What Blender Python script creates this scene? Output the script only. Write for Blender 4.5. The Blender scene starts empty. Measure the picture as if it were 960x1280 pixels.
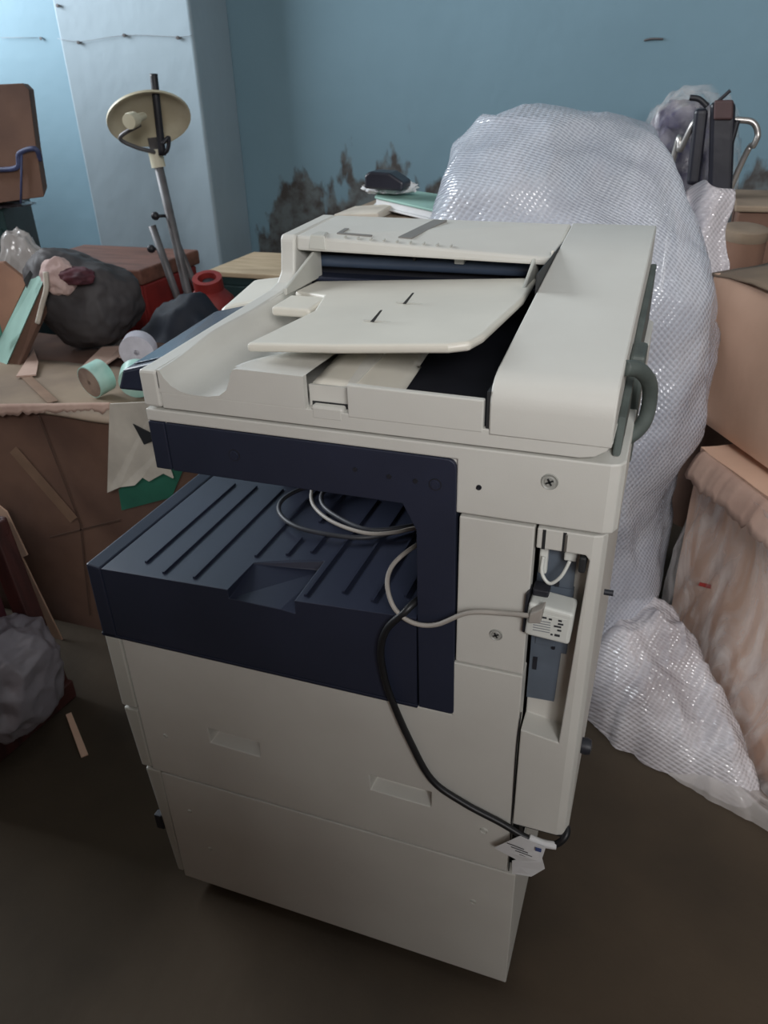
import bpy, bmesh, math, random
from mathutils import Vector, Matrix, noise
random.seed(7)
SC = bpy.context.scene
COL = SC.collection
PI = math.pi

# ------------------------------------------------------------------ camera
ROT = Matrix(((0.94112468, -0.14425252, 0.3057377),
              (0.33713966, 0.46716812, -0.81736821),
              (-0.02492348, 0.8723217, 0.4882967)))
CAM = Vector((0, -0.73, 1.313))
F = 960.0

def at(px, py, axis, v):
    """real-world point seen at a pixel, on the plane axis = v"""
    r = ROT @ Vector(((px - 480) / F, -(py - 640) / F, -1))
    i = 'xyz'.index(axis)
    return CAM + r * ((v - CAM[i]) / r[i])

cd = bpy.data.cameras.new('camera')
cd.sensor_width = 36; cd.lens = 27.0; cd.clip_start = 0.01
cam = bpy.data.objects.new('camera', cd); COL.objects.link(cam)
cam.matrix_world = Matrix.Translation(CAM) @ ROT.to_4x4()
cd.dof.use_dof = True; cd.dof.focus_distance = 0.95; cd.dof.aperture_fstop = 11
SC.camera = cam

# ------------------------------------------------------------------ materials
def lin(c):
    out = []
    for v in c:
        v /= 255.0
        out.append(v / 12.92 if v <= 0.04045 else ((v + 0.055) / 1.055) ** 2.4)
    return out

def mat(name, rgb, rough=0.6, var=0.0, vscale=8.0, rgb2=None, bump=0.0, bscale=60.0, metal=0.0, alpha=1.0,
        spec=0.5, detail=6.0, lo=0.35, hi=0.65, cells=0.0, cellbump=0.0, stretch=None):
    m = bpy.data.materials.new(name); m.use_nodes = True
    nt = m.node_tree; b = nt.nodes['Principled BSDF']; L = nt.links
    b.inputs['Base Color'].default_value = (*lin(rgb), 1)
    b.inputs['Roughness'].default_value = rough
    b.inputs['Metallic'].default_value = metal
    b.inputs['Specular IOR Level'].default_value = spec
    tc = nt.nodes.new('ShaderNodeTexCoord')
    co = tc.outputs['Object']
    if stretch:
        mp = nt.nodes.new('ShaderNodeMapping'); mp.inputs['Scale'].default_value = stretch
        L.new(co, mp.inputs['Vector']); co = mp.outputs['Vector']
    if rgb2 is None and var > 0:
        rgb2 = [max(0, c * (1 - var)) for c in rgb]
    if rgb2 is not None:
        n = nt.nodes.new('ShaderNodeTexNoise'); n.inputs['Scale'].default_value = vscale
        n.inputs['Detail'].default_value = detail
        L.new(co, n.inputs['Vector'])
        r = nt.nodes.new('ShaderNodeValToRGB')
        r.color_ramp.elements[0].position = lo; r.color_ramp.elements[1].position = hi
        r.color_ramp.elements[0].color = (*lin(rgb2), 1); r.color_ramp.elements[1].color = (*lin(rgb), 1)
        L.new(n.outputs['Fac'], r.inputs['Fac']); L.new(r.outputs['Color'], b.inputs['Base Color'])
    nrm = None
    if bump > 0:
        n2 = nt.nodes.new('ShaderNodeTexNoise'); n2.inputs['Scale'].default_value = bscale
        n2.inputs['Detail'].default_value = 4
        L.new(co, n2.inputs['Vector'])
        bp = nt.nodes.new('ShaderNodeBump'); bp.inputs['Strength'].default_value = bump
        bp.inputs['Distance'].default_value = 0.01
        L.new(n2.outputs['Fac'], bp.inputs['Height']); nrm = bp
    if cells > 0:
        sep = nt.nodes.new('ShaderNodeSeparateXYZ'); L.new(tc.outputs['Object'], sep.inputs[0])
        def lincomb(p, q, k):
            d = nt.nodes.new('ShaderNodeMath'); d.operation = 'MULTIPLY_ADD'; d.inputs[1].default_value = k
            L.new(sep.outputs[q], d.inputs[0]); L.new(sep.outputs[p], d.inputs[2]); return d.outputs[0]
        cmb = nt.nodes.new('ShaderNodeCombineXYZ')
        L.new(lincomb('X', 'Y', .7), cmb.inputs['X']); L.new(lincomb('Z', 'Y', .7), cmb.inputs['Y'])
        rt = nt.nodes.new('ShaderNodeMapping'); rt.inputs['Rotation'].default_value = (0, 0, .6); rt.inputs['Scale'].default_value = (1, 1.1, 1)
        L.new(cmb.outputs[0], rt.inputs['Vector'])
        vo = nt.nodes.new('ShaderNodeTexVoronoi'); vo.voronoi_dimensions = '2D'; vo.inputs['Scale'].default_value = cells
        vo.inputs['Randomness'].default_value = 0.12
        L.new(rt.outputs['Vector'], vo.inputs['Vector'])
        am = nt.nodes.new('ShaderNodeMapRange'); am.inputs['From Min'].default_value = .15; am.inputs['From Max'].default_value = .6
        am.inputs['To Min'].default_value = alpha - .06; am.inputs['To Max'].default_value = alpha + .06
        L.new(vo.outputs['Distance'], am.inputs['Value']); L.new(am.outputs['Result'], b.inputs['Alpha'])
        cr = nt.nodes.new('ShaderNodeMath'); cr.operation = 'MULTIPLY_ADD'
        cr.inputs[1].default_value = -1.0; cr.inputs[2].default_value = 1.0
        L.new(vo.outputs['Distance'], cr.inputs[0])
        bp2 = nt.nodes.new('ShaderNodeBump'); bp2.inputs['Strength'].default_value = cellbump
        bp2.inputs['Distance'].default_value = 0.012
        L.new(cr.outputs[0], bp2.inputs['Height'])
        if nrm: L.new(nrm.outputs['Normal'], bp2.inputs['Normal'])
        nrm = bp2
    if nrm: L.new(nrm.outputs['Normal'], b.inputs['Normal'])
    if alpha < 1 and not cells: b.inputs['Alpha'].default_value = alpha
    return m

M = dict(
    cream=mat('cream_plastic', (204, 203, 196), 0.5, rgb2=(196, 194, 187), vscale=5, bump=0.04, bscale=500),
    cream2=mat('cream_plastic_edge', (192, 192, 184), 0.5, var=0.05, vscale=6, bump=0.03, bscale=500),
    tray=mat('pale_plastic', (216, 212, 200), 0.4, var=0.04, vscale=7),
    navy=mat('navy_plastic', (40, 45, 62), 0.42, rgb2=(35, 40, 55), vscale=5, bump=0.05, bscale=600),
    dark=mat('dark_plastic', (36, 38, 46), 0.5, var=0.2),
    core=mat('dark_steel', (40, 42, 44), 0.6, var=0.2),
    bluegrey=mat('blue_grey_steel', (98, 108, 120), 0.45, var=0.15, vscale=14),
    chrome=mat('screw_metal', (170, 170, 165), 0.35, metal=0.8, var=0.1),
    hose=mat('grey_hose', (84, 92, 88), 0.6, var=0.15, vscale=30),
    greycable=mat('grey_cable', (170, 164, 156), 0.5, var=0.1, vscale=20),
    blackcable=mat('black_cable', (26, 27, 30), 0.45, var=0.2, vscale=20),
    darkcable=mat('dark_grey_cable', (58, 60, 66), 0.5, var=0.2, vscale=20),
    white=mat('white_plastic', (214, 216, 210), 0.4, var=0.04),
    ink=mat('black_print', (52, 54, 58), 0.7, var=0.1),
    faint=mat('grey_print', (150, 154, 156), 0.7, var=0.1),
    paper=mat('white_paper', (214, 214, 214), 0.8, var=0.05, vscale=12),
    blueink=mat('blue_print', (62, 78, 130), 0.7, var=0.1),
    card=mat('cardboard', (150, 108, 82), 0.85, rgb2=(124, 86, 64), vscale=5, bump=0.08, bscale=30),
    cardl=mat('pale_cardboard', (228, 192, 168), 0.85, rgb2=(212, 176, 152), vscale=4, bump=0.08, bscale=30),
    cardd=mat('dark_cardboard', (122, 92, 76), 0.9, rgb2=(92, 68, 58), vscale=4, bump=0.12, bscale=25),
    cardx=mat('creased_cardboard', (92, 68, 56), 0.9, var=0.15),
    mark=mat('grey_marking', (128, 126, 122), 0.5, var=0.05),
    innergrey=mat('grey_panel', (150, 152, 152), 0.6, var=0.1),
    screwgrey=mat('grey_screw_cap', (158, 158, 152), 0.4, var=0.05),
    cardg=mat('dusty_cardboard', (150, 132, 112), 0.9, rgb2=(120, 104, 90), vscale=5, bump=0.1, bscale=25),
    cardw=mat('white_carton', (206, 198, 184), 0.85, rgb2=(176, 168, 156), vscale=9, bump=0.05),
    pink=mat('pink_card', (198, 170, 154), 0.85, rgb2=(176, 146, 132), vscale=8, bump=0.06),
    mint=mat('mint_card', (150, 188, 176), 0.75, rgb2=(130, 166, 154), vscale=8, bump=0.05),
    green=mat('green_card', (48, 118, 96), 0.75, rgb2=(36, 96, 78), vscale=6),
    darkgreen=mat('dark_green_paint', (40, 66, 66), 0.6, rgb2=(30, 48, 50), vscale=5),
    tapecol=mat('clear_brown_tape', (150, 122, 102), 0.35, var=0.1, vscale=20),
    minttape=mat('mint_tape', (190, 222, 210), 0.35, rgb2=(150, 196, 184), vscale=16),
    tapeface=mat('tape_core_card', (150, 128, 112), 0.85, rgb2=(120, 98, 86), vscale=20),
    whitetape=mat('white_tape', (214, 212, 222), 0.5, var=0.08, vscale=30),
    bag=mat('black_bag', (74, 70, 70), 0.6, rgb2=(50, 48, 50), vscale=3, bump=0.10, bscale=5, spec=.3),
    tarp=mat('dark_blue_sheet', (28, 36, 50), 0.7, rgb2=(20, 25, 36), vscale=6, bump=0.3, bscale=12),
    maroon=mat('maroon_cloth', (96, 44, 54), 0.8, rgb2=(60, 30, 38), vscale=12, bump=0.2, bscale=20),
    pinkcloth=mat('pink_cloth', (206, 180, 172), 0.85, rgb2=(170, 144, 140), vscale=10, bump=0.2, bscale=16),
    red=mat('red_paint', (146, 46, 42), 0.55, rgb2=(112, 36, 34), vscale=8),
    redwood=mat('red_brown_wood', (74, 36, 32), 0.6, rgb2=(50, 24, 22), vscale=6, bump=0.15, bscale=14, stretch=(6, 6, 1)),
    wood=mat('brown_wood', (120, 80, 66), 0.7, rgb2=(94, 62, 50), vscale=6, bump=0.1, stretch=(1, 6, 6)),
    palewood=mat('pale_board', (196, 176, 146), 0.7, rgb2=(170, 150, 122), vscale=6, stretch=(1, 5, 5)),
    dish=mat('dish_enamel', (214, 208, 184), 0.5, rgb2=(194, 186, 160), vscale=7),
    pipe=mat('dull_pipe', (110, 110, 112), 0.5, rgb2=(84, 80, 80), vscale=12, metal=0.2),
    blackpipe=mat('black_pipe', (36, 36, 42), 0.5, var=0.2, vscale=14),
    seat=mat('black_vinyl', (40, 40, 50), 0.4, rgb2=(30, 30, 38), vscale=9, bump=0.1, bscale=20),
    brownlid=mat('brown_pad', (88, 62, 62), 0.6, var=0.2, vscale=9),
    steel=mat('bright_tube', (190, 186, 182), 0.3, metal=0.7, var=0.1),
    purple=mat('dark_purple_sheet', (84, 80, 108), 0.35, rgb2=(54, 50, 74), vscale=14, bump=0.3, bscale=24),
    bubble=mat('bubble_wrap', (226, 229, 238), 0.14, rgb2=(196, 200, 212), vscale=5, alpha=0.64, bump=0.4, bscale=18,
               cells=96, cellbump=0.36, spec=1.0),
    bubble2=mat('bubble_wrap_floor', (240, 236, 240), 0.14, rgb2=(198, 192, 196), vscale=7, alpha=0.76, bump=0.5, bscale=18,
                cells=92, cellbump=0.38, spec=0.8),
    clear=mat('clear_plastic', (222, 216, 212), 0.16, alpha=0.5, bump=0.9, bscale=9, spec=0.9),
    film=mat('stretch_film', (226, 220, 216), 0.16, alpha=0.3, bump=1.0, bscale=12, spec=1.0, stretch=(1, 1, 0.35)),
    greybag=mat('grey_plastic_bag', (134, 128, 134), 0.4, rgb2=(112, 106, 112), vscale=6, bump=0.5, bscale=14),
    strap=mat('blue_strap', (74, 84, 124), 0.6, var=0.2, vscale=20),
    glass=mat('screen_glass', (70, 82, 100), 0.2, var=0.1),
    wire=mat('rusty_wire', (140, 146, 152), 0.6, var=0.2),
)

# wall: teal paint, damp stain along the bottom with a ragged top edge
def wall_material(name, rgb, rgb2, stain):
    m = bpy.data.materials.new(name); m.use_nodes = True
    nt = m.node_tree; b = nt.nodes['Principled BSDF']; L = nt.links; N = nt.nodes
    b.inputs['Roughness'].default_value = 0.7
    tc = N.new('ShaderNodeTexCoord')
    n1 = N.new('ShaderNodeTexNoise'); n1.inputs['Scale'].default_value = 1.6; n1.inputs['Detail'].default_value = 8
    L.new(tc.outputs['Object'], n1.inputs['Vector'])
    r1 = N.new('ShaderNodeValToRGB')
    r1.color_ramp.elements[0].position = 0.3; r1.color_ramp.elements[1].position = 0.7
    r1.color_ramp.elements[0].color = (*lin(rgb2), 1); r1.color_ramp.elements[1].color = (*lin(rgb), 1)
    L.new(n1.outputs['Fac'], r1.inputs['Fac'])
    colr = r1.outputs['Color']
    if stain:
        sx = N.new('ShaderNodeSeparateXYZ'); L.new(tc.outputs['Object'], sx.inputs[0])
        n2 = N.new('ShaderNodeTexNoise'); n2.inputs['Scale'].default_value = 7; n2.inputs['Detail'].default_value = 6
        mp = N.new('ShaderNodeMapping'); mp.inputs['Scale'].default_value = (1.4, 1, 0.7)
        L.new(tc.outputs['Object'], mp.inputs['Vector']); L.new(mp.outputs['Vector'], n2.inputs['Vector'])
        a = N.new('ShaderNodeMath'); a.operation = 'MULTIPLY_ADD'      # 0.75 * noise + (0.62 - z)
        a.inputs[1].default_value = 0.75
        s = N.new('ShaderNodeMath'); s.operation = 'SUBTRACT'; s.inputs[0].default_value = stain
        L.new(sx.outputs['Z'], s.inputs[1])
        q = N.new('ShaderNodeMapRange'); q.inputs['From Min'].default_value = -2.0 + 1.2; q.inputs['From Max'].default_value = -1.75 + 1.2
        q.inputs['To Min'].default_value = -.6; q.inputs['To Max'].default_value = 0
        L.new(sx.outputs['X'], q.inputs['Value'])
        s2 = N.new('ShaderNodeMath'); s2.operation = 'ADD'; L.new(s.outputs[0], s2.inputs[0]); L.new(q.outputs['Result'], s2.inputs[1])
        L.new(n2.outputs['Fac'], a.inputs[0]); L.new(s2.outputs[0], a.inputs[2])
        r2 = N.new('ShaderNodeValToRGB')
        r2.color_ramp.elements[0].position = 0.0; r2.color_ramp.elements[1].position = 0.06
        L.new(a.outputs[0], r2.inputs['Fac'])
        n3 = N.new('ShaderNodeTexNoise'); n3.inputs['Scale'].default_value = 16; n3.inputs['Detail'].default_value = 5
        L.new(tc.outputs['Object'], n3.inputs['Vector'])
        r3 = N.new('ShaderNodeValToRGB')
        r3.color_ramp.elements[0].position = 0.4; r3.color_ramp.elements[1].position = 0.62
        r3.color_ramp.elements[0].color = (*lin((66, 62, 60)), 1); r3.color_ramp.elements[1].color = (*lin((98, 106, 108)), 1)
        L.new(n3.outputs['Fac'], r3.inputs['Fac'])
        mx = N.new('ShaderNodeMix'); mx.data_type = 'RGBA'
        L.new(r2.outputs['Color'], mx.inputs['Factor']); L.new(colr, mx.inputs['A']); L.new(r3.outputs['Color'], mx.inputs['B'])
        colr = mx.outputs['Result']
    L.new(colr, b.inputs['Base Color'])
    n4 = N.new('ShaderNodeTexNoise'); n4.inputs['Scale'].default_value = 14; n4.inputs['Detail'].default_value = 5
    L.new(tc.outputs['Object'], n4.inputs['Vector'])
    bp = N.new('ShaderNodeBump'); bp.inputs['Strength'].default_value = 0.12; bp.inputs['Distance'].default_value = 0.02
    L.new(n4.outputs['Fac'], bp.inputs['Height']); L.new(bp.outputs['Normal'], b.inputs['Normal'])
    return m
def film_material(name, scale, lo, hi):
    m = mat(name, (232, 228, 226), 0.15, bump=1.0, bscale=10, spec=1.0, alpha=0.5, stretch=(1, 1, .4))
    nt = m.node_tree; N = nt.nodes; L = nt.links
    tc = N.new('ShaderNodeTexCoord'); mp = N.new('ShaderNodeMapping'); mp.inputs['Scale'].default_value = scale
    n = N.new('ShaderNodeTexNoise'); n.inputs['Scale'].default_value = 9; n.inputs['Detail'].default_value = 5; n.inputs['Distortion'].default_value = 1.2
    r = N.new('ShaderNodeMapRange'); r.inputs['From Min'].default_value = .35; r.inputs['From Max'].default_value = .75
    r.inputs['To Min'].default_value = lo; r.inputs['To Max'].default_value = hi
    L.new(tc.outputs['Object'], mp.inputs['Vector']); L.new(mp.outputs['Vector'], n.inputs['Vector']); L.new(n.outputs['Fac'], r.inputs['Value'])
    L.new(r.outputs['Result'], N['Principled BSDF'].inputs['Alpha'])
    return m
M['film'] = film_material('streaked_stretch_film', (1.6, 1.6, .5), .08, .75)
M['film2'] = film_material('thin_film', (1.5, 1.5, 1.0), .0, .4)
M['wall'] = wall_material('teal_wall_paint', (116, 146, 160), (106, 135, 148), 0.60)
M['pier'] = wall_material('pale_blue_wall_paint', (150, 168, 178), (138, 156, 166), 0)
M['plain'] = wall_material('bare_plaster_wall', (84, 86, 84), (70, 72, 70), 0)
M['floor'] = mat('dusty_concrete', (78, 66, 52), 0.9, rgb2=(54, 46, 36), vscale=2.2, bump=0.2, bscale=30, detail=9)

# ------------------------------------------------------------------ mesh builder
class MB:
    def __init__(s): s.bm = bmesh.new()
    def hexa(s, lo, hi):
        v = [s.bm.verts.new(p) for p in list(lo) + list(hi)]
        for q in ((3, 2, 1, 0), (4, 5, 6, 7), (0, 1, 5, 4), (1, 2, 6, 5), (2, 3, 7, 6), (3, 0, 4, 7)):
            s.bm.faces.new([v[i] for i in q])
        return s
    def box(s, x0, x1, y0, y1, z0, z1):
        return s.hexa(((x0, y0, z0), (x1, y0, z0), (x1, y1, z0), (x0, y1, z0)), ((x0, y0, z1), (x1, y0, z1), (x1, y1, z1), (x0, y1, z1)))
    def prism(s, poly, axis, a0, a1):
        def P(u, v, w):
            return {'x': (w, u, v), 'y': (u, w, v), 'z': (u, v, w)}[axis]
        A = [s.bm.verts.new(P(u, v, a0)) for u, v in poly]; B = [s.bm.verts.new(P(u, v, a1)) for u, v in poly]
        n = len(poly)
        s.bm.faces.new(A); s.bm.faces.new(B[::-1])
        for i in range(n):
            s.bm.faces.new((A[i], B[i], B[(i + 1) % n], A[(i + 1) % n]))
        return s
    def slab(s, pts, t):
        """polygon in 3-D given thickness downward"""
        A = [s.bm.verts.new(p) for p in pts]; B = [s.bm.verts.new((p[0], p[1], p[2] - t)) for p in pts]
        n = len(pts)
        s.bm.faces.new(A); s.bm.faces.new(B[::-1])
        for i in range(n):
            s.bm.faces.new((A[i], B[i], B[(i + 1) % n], A[(i + 1) % n]))
        return s
    def plate(s, pts, d):
        """polygon in 3-D given thickness along vector d"""
        d = Vector(d)
        A = [s.bm.verts.new(p) for p in pts]; B = [s.bm.verts.new(Vector(p) + d) for p in pts]
        n = len(pts)
        s.bm.faces.new(A); s.bm.faces.new(B[::-1])
        for i in range(n):
            s.bm.faces.new((A[i], B[i], B[(i + 1) % n], A[(i + 1) % n]))
        return s
    def tube(s, pts, r, seg=10, smooth=6):
        pts = [Vector(p) for p in pts]
        if smooth and len(pts) > 2: pts = spline(pts, smooth)
        rr = r if callable(r) else (lambda t: r)
        n = len(pts); rings = []
        tan = (pts[1] - pts[0]).normalized()
        u = tan.orthogonal().normalized()
        for i, p in enumerate(pts):
            t = (pts[min(i + 1, n - 1)] - pts[max(i - 1, 0)]).normalized()
            u = (u - t * u.dot(t)).normalized(); w = t.cross(u)
            q = rr(i / (n - 1))
            rings.append([s.bm.verts.new(p + (u * math.cos(2 * PI * k / seg) + w * math.sin(2 * PI * k / seg)) * q) for k in range(seg)])
        for a, b in zip(rings, rings[1:]):
            for k in range(seg):
                s.bm.faces.new((a[k], a[(k + 1) % seg], b[(k + 1) % seg], b[k]))
        s.bm.faces.new(rings[0][::-1]); s.bm.faces.new(rings[-1])
        return s
    def lathe(s, prof, c, d=(0, 0, 1), seg=28):
        """closed profile [(radius, height)] spun round direction d at c"""
        d = Vector(d).normalized(); u = d.orthogonal().normalized(); w = d.cross(u); c = Vector(c)
        rings = []
        for r, h in prof:
            if r < 1e-6: rings.append([s.bm.verts.new(c + d * h)])
            else: rings.append([s.bm.verts.new(c + d * h + (u * math.cos(2 * PI * k / seg) + w * math.sin(2 * PI * k / seg)) * r) for k in range(seg)])
        for a, b in zip(rings, rings[1:]):
            for k in range(seg):
                k2 = (k + 1) % seg
                f = [a[k % len(a)], a[k2 % len(a)], b[k2 % len(b)], b[k % len(b)]]
                f = list(dict.fromkeys(f))
                if len(f) > 2: s.bm.faces.new(f)
        for ring in (rings[0], rings[-1]):
            if len(ring) > 1:
                try: s.bm.faces.new(ring)
                except ValueError: pass
        return s
    def grid(s, f, nu, nv, close_u=False):
        V = [[s.bm.verts.new(f(i / (nu if close_u else nu - 1), j / (nv - 1))) for i in range(nu)] for j in range(nv)]
        for j in range(nv - 1):
            for i in range(nu if close_u else nu - 1):
                i2 = (i + 1) % nu
                s.bm.faces.new((V[j][i], V[j][i2], V[j + 1][i2], V[j + 1][i]))
        return V
    def build(s, name, m, parent=None, bevel=0.0, smooth=None, seg=2, solid=0.0, subd=0):
        bmesh.ops.recalc_face_normals(s.bm, faces=s.bm.faces)
        me = bpy.data.meshes.new(name)
        o = bpy.data.objects.new(name, me); COL.objects.link(o)
        if parent is not None:
            off = Vector(parent['_o']); bmesh.ops.translate(s.bm, verts=s.bm.verts, vec=-off)
            o.parent = parent; o['_o'] = parent['_o']
        else:
            lo = [min(v.co[k] for v in s.bm.verts) for k in range(3)]; hi = [max(v.co[k] for v in s.bm.verts) for k in range(3)]
            off = Vector(((lo[0] + hi[0]) / 2, (lo[1] + hi[1]) / 2, lo[2]))
            bmesh.ops.translate(s.bm, verts=s.bm.verts, vec=-off)
            o.location = off; o['_o'] = tuple(off)
        s.bm.to_mesh(me); s.bm.free()
        me.materials.append(m)
        if smooth is not None:
            me.polygons.foreach_set('use_smooth', [True] * len(me.polygons))
            if smooth < 180: me.set_sharp_from_angle(angle=math.radians(smooth))
        if solid:
            d = o.modifiers.new('s', 'SOLIDIFY'); d.thickness = solid; d.offset = 0
        if subd:
            d = o.modifiers.new('d', 'SUBSURF'); d.levels = d.render_levels = subd
        if bevel:
            d = o.modifiers.new('b', 'BEVEL'); d.width = bevel; d.segments = seg; d.limit_method = 'ANGLE'; d.angle_limit = math.radians(35)
            d.harden_normals = False
        return o

def spline(p, k):
    out = []
    for i in range(len(p) - 1):
        a, b, c, d = p[max(i - 1, 0)], p[i], p[i + 1], p[min(i + 2, len(p) - 1)]
        for j in range(k):
            t = j / k
            out.append(0.5 * ((2 * b) + (c - a) * t + (2 * a - 5 * b + 4 * c - d) * t * t + (3 * b - a - 3 * c + d) * t ** 3))
    out.append(p[-1])
    return out

def cut(o, mb):
    """carve the builder's solid out of o (done once, the carving block is removed)"""
    c = mb.build('carve', M['cream'])
    off = Vector(o['_o']) if o.parent else Vector((0, 0, 0))
    bpy.context.view_layer.update()
    d = o.modifiers.new('cut', 'BOOLEAN'); d.operation = 'DIFFERENCE'; d.object = c; d.solver = 'EXACT'
    with_mods = [x for x in o.modifiers if x.name != 'cut']
    for x in with_mods: x.show_viewport = False
    dg = bpy.context.evaluated_depsgraph_get()
    me = bpy.data.meshes.new_from_object(o.evaluated_get(dg))
    old = o.data; o.modifiers.remove(o.modifiers['cut']); o.data = me
    for x in with_mods: x.show_viewport = True
    bpy.data.objects.remove(c); bpy.data.meshes.remove(old)

def tag(o, label, cat, group=None):
    o['label'] = label; o['category'] = cat
    if group: o['group'] = group
    return o
def thing(name, loc, label, cat, group=None):
    e = bpy.data.objects.new(name, None); COL.objects.link(e); e.location = loc; e['_o'] = tuple(loc)
    e.empty_display_size = 0.05
    bpy.context.view_layer.update()
    return tag(e, label, cat, group)
def struct(o): o['kind'] = 'structure'; return o

def fbm(p, o=4): return noise.fractal(Vector(p), 1.0, 2.0, o)
def ridge(p): return 1 - abs(noise.noise(Vector(p))) * 2

# soft closed lump standing on z0
def blob(c, rad, amp, freq, seed, z0=None, sub=5, fold=0.0, ffreq=3.0, squash=2.0, cr=0.0, cf=2.0):
    mb = MB(); bmesh.ops.create_icosphere(mb.bm, subdivisions=sub, radius=1.0)
    c = Vector(c); S = Vector((seed * 3.1, seed * 1.7, seed * 2.3))
    for v in mb.bm.verts:
        d = v.co.normalized()
        n = fbm(d * freq + S) * amp
        if fold: n -= fold * max(0, ridge(d * ffreq + S * 2) - 0.6) * 2.0
        if cr: n += cr * (noise.voronoi(d * cf + S)[0][0] - .4)
        e = 2 / squash
        q = Vector([math.copysign(abs(k) ** e, k) for k in d])
        p = Vector((q.x * rad[0], q.y * rad[1], q.z * rad[2])) * (1 + n)
        p += c
        if z0 is not None and p.z < z0: p.z = z0 + 0.02 * max(0, fbm(d * 9 + S)) * 0.2
        v.co = p
    return mb

# cardboard box with bulging, dented faces; frame = (origin corner, axis u, axis v) on plan
def softbox(o, u, v, h, cuts=14, amp=0.008, freq=5, bulge=0.0, seed=1):
    mb = MB(); o = Vector(o); u = Vector((*u, 0)); v = Vector((*v, 0)); w = Vector((0, 0, h))
    bmesh.ops.create_cube(mb.bm, size=1.0)
    bmesh.ops.subdivide_edges(mb.bm, edges=mb.bm.edges, cuts=cuts, use_grid_fill=True)
    S = Vector((seed * 5.3, seed * 2.9, seed * 4.1))
    for q in mb.bm.verts:
        a = q.co.copy()
        p = o + u * (a.x + .5) + v * (a.y + .5) + w * (a.z + .5)
        b = (1 - (2 * a.x) ** 2) * (1 - (2 * a.z) ** 2), (1 - (2 * a.y) ** 2) * (1 - (2 * a.z) ** 2), (1 - (2 * a.x) ** 2) * (1 - (2 * a.y) ** 2)
        if abs(abs(a.y) - .5) < 1e-4: p += v.normalized() * math.copysign(1, a.y) * bulge * b[0]
        if abs(abs(a.x) - .5) < 1e-4: p += u.normalized() * math.copysign(1, a.x) * bulge * b[1]
        if abs(a.z - .5) < 1e-4: p.z += bulge * 0.5 * b[2]
        nz = noise.noise_vector(p * freq + S)
        if a.z > -.49: p += nz * amp
        q.co = p
    return mb

# crumpled sheet lying over the ground inside a smooth outline: rings from the middle out to the rim
def heap(poly, zf, nr=60, na=200):
    mb = MB(); n = len(poly); pts = [Vector((*p, 0)) for p in poly]
    c = sum(pts, Vector()) / n
    loop = spline([pts[-1]] + pts + [pts[0], pts[1]], 8)[8:-8]
    m = len(loop) - 1
    def f(u, v):
        k = u * m; i = int(k) % m; b_ = loop[i].lerp(loop[i + 1], k - int(k))
        p = c.lerp(b_, v)
        p = p + (b_ - c).normalized() * .02 * v * fbm((b_.x * 12, b_.y * 12, 3.3))
        return (p.x, p.y, zf(p.x, p.y, v))
    mb.grid(f, na, nr, close_u=True)
    bmesh.ops.remove_doubles(mb.bm, verts=mb.bm.verts, dist=1e-5)
    return mb
def crump(p, f): return noise.voronoi(Vector(p) * f)[0][0]

# ------------------------------------------------------------------ the room
struct(MB().box(-4.1, 1.7, -2.3, 2.8, -0.1, 0.0).build('floor', M['floor']))
struct(MB().box(-4.1, 1.7, 2.7, 2.85, 0, 3.4).build('wall_back', M['wall']))
struct(MB().box(-2.577, -1.925, 2.4, 2.7, 0, 3.4).build('wall_pier', M['pier'], bevel=0.012, seg=3))
W = (-.1, 2.35, 1.6, 3.0)          # window in the wall: y0 y1 z0 z1
b = MB()
b.box(-4.25, -4.1, -2.45, W[0], 0, 3.4); b.box(-4.25, -4.1, W[1], 2.85, 0, 3.4)
b.box(-4.25, -4.1, W[0], W[1], 0, W[2]); b.box(-4.25, -4.1, W[0], W[1], W[3], 3.4)
struct(b.build('wall_left', M['plain']))
b = MB()
for yy in (W[0], (W[0] + W[1]) / 2 - .03, W[1] - .06): b.box(-4.2, -4.14, yy, yy + .06, W[2], W[3])
for zz in (W[2], (W[2] + W[3]) / 2, W[3] - .06): b.box(-4.2, -4.14, W[0], W[1], zz, zz + .05)
struct(b.build('window_1', M['wood']))
struct(MB().box(1.7, 1.85, -2.45, 2.85, 0, 3.4).build('wall_right', M['plain']))
# wall behind the photographer, with its own window
W2 = (0.5, 1.6, 1.85, 2.85)
b = MB()
b.box(-4.25, W2[0], -2.45, -2.3, 0, 3.4); b.box(W2[1], 1.85, -2.45, -2.3, 0, 3.4)
b.box(W2[0], W2[1], -2.45, -2.3, 0, W2[2]); b.box(W2[0], W2[1], -2.45, -2.3, W2[3], 3.4)
struct(b.build('wall_front', M['plain']))
b = MB()
for xx in (W2[0], (W2[0] + W2[1]) / 2, W2[1] - .06): b.box(xx, xx + .06, -2.4, -2.34, W2[2], W2[3])
for zz in (W2[2], W2[3] - .05): b.box(W2[0], W2[1], -2.4, -2.34, zz, zz + .05)
struct(b.build('window_2', M['wood']))
SK = (-.2, 1.3, -.1, 1.1)          # opening made up for the roof fill light: x0 x1 y0 y1
b = MB()
b.box(-4.25, SK[0], -2.45, 2.85, 3.4, 3.5); b.box(SK[1], 1.85, -2.45, 2.85, 3.4, 3.5)
b.box(SK[0], SK[1], -2.45, SK[2], 3.4, 3.5); b.box(SK[0], SK[1], SK[3], 2.85, 3.4, 3.5)
struct(b.build('ceiling', M['plain']))
b = MB()
for xx in (SK[0], (SK[0] + SK[1]) / 2, SK[1] - .04): b.box(xx, xx + .04, SK[2], SK[3], 3.42, 3.46)
struct(b.build('fill_opening_bars', M['pipe']))  # bars across the added roof opening

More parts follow.
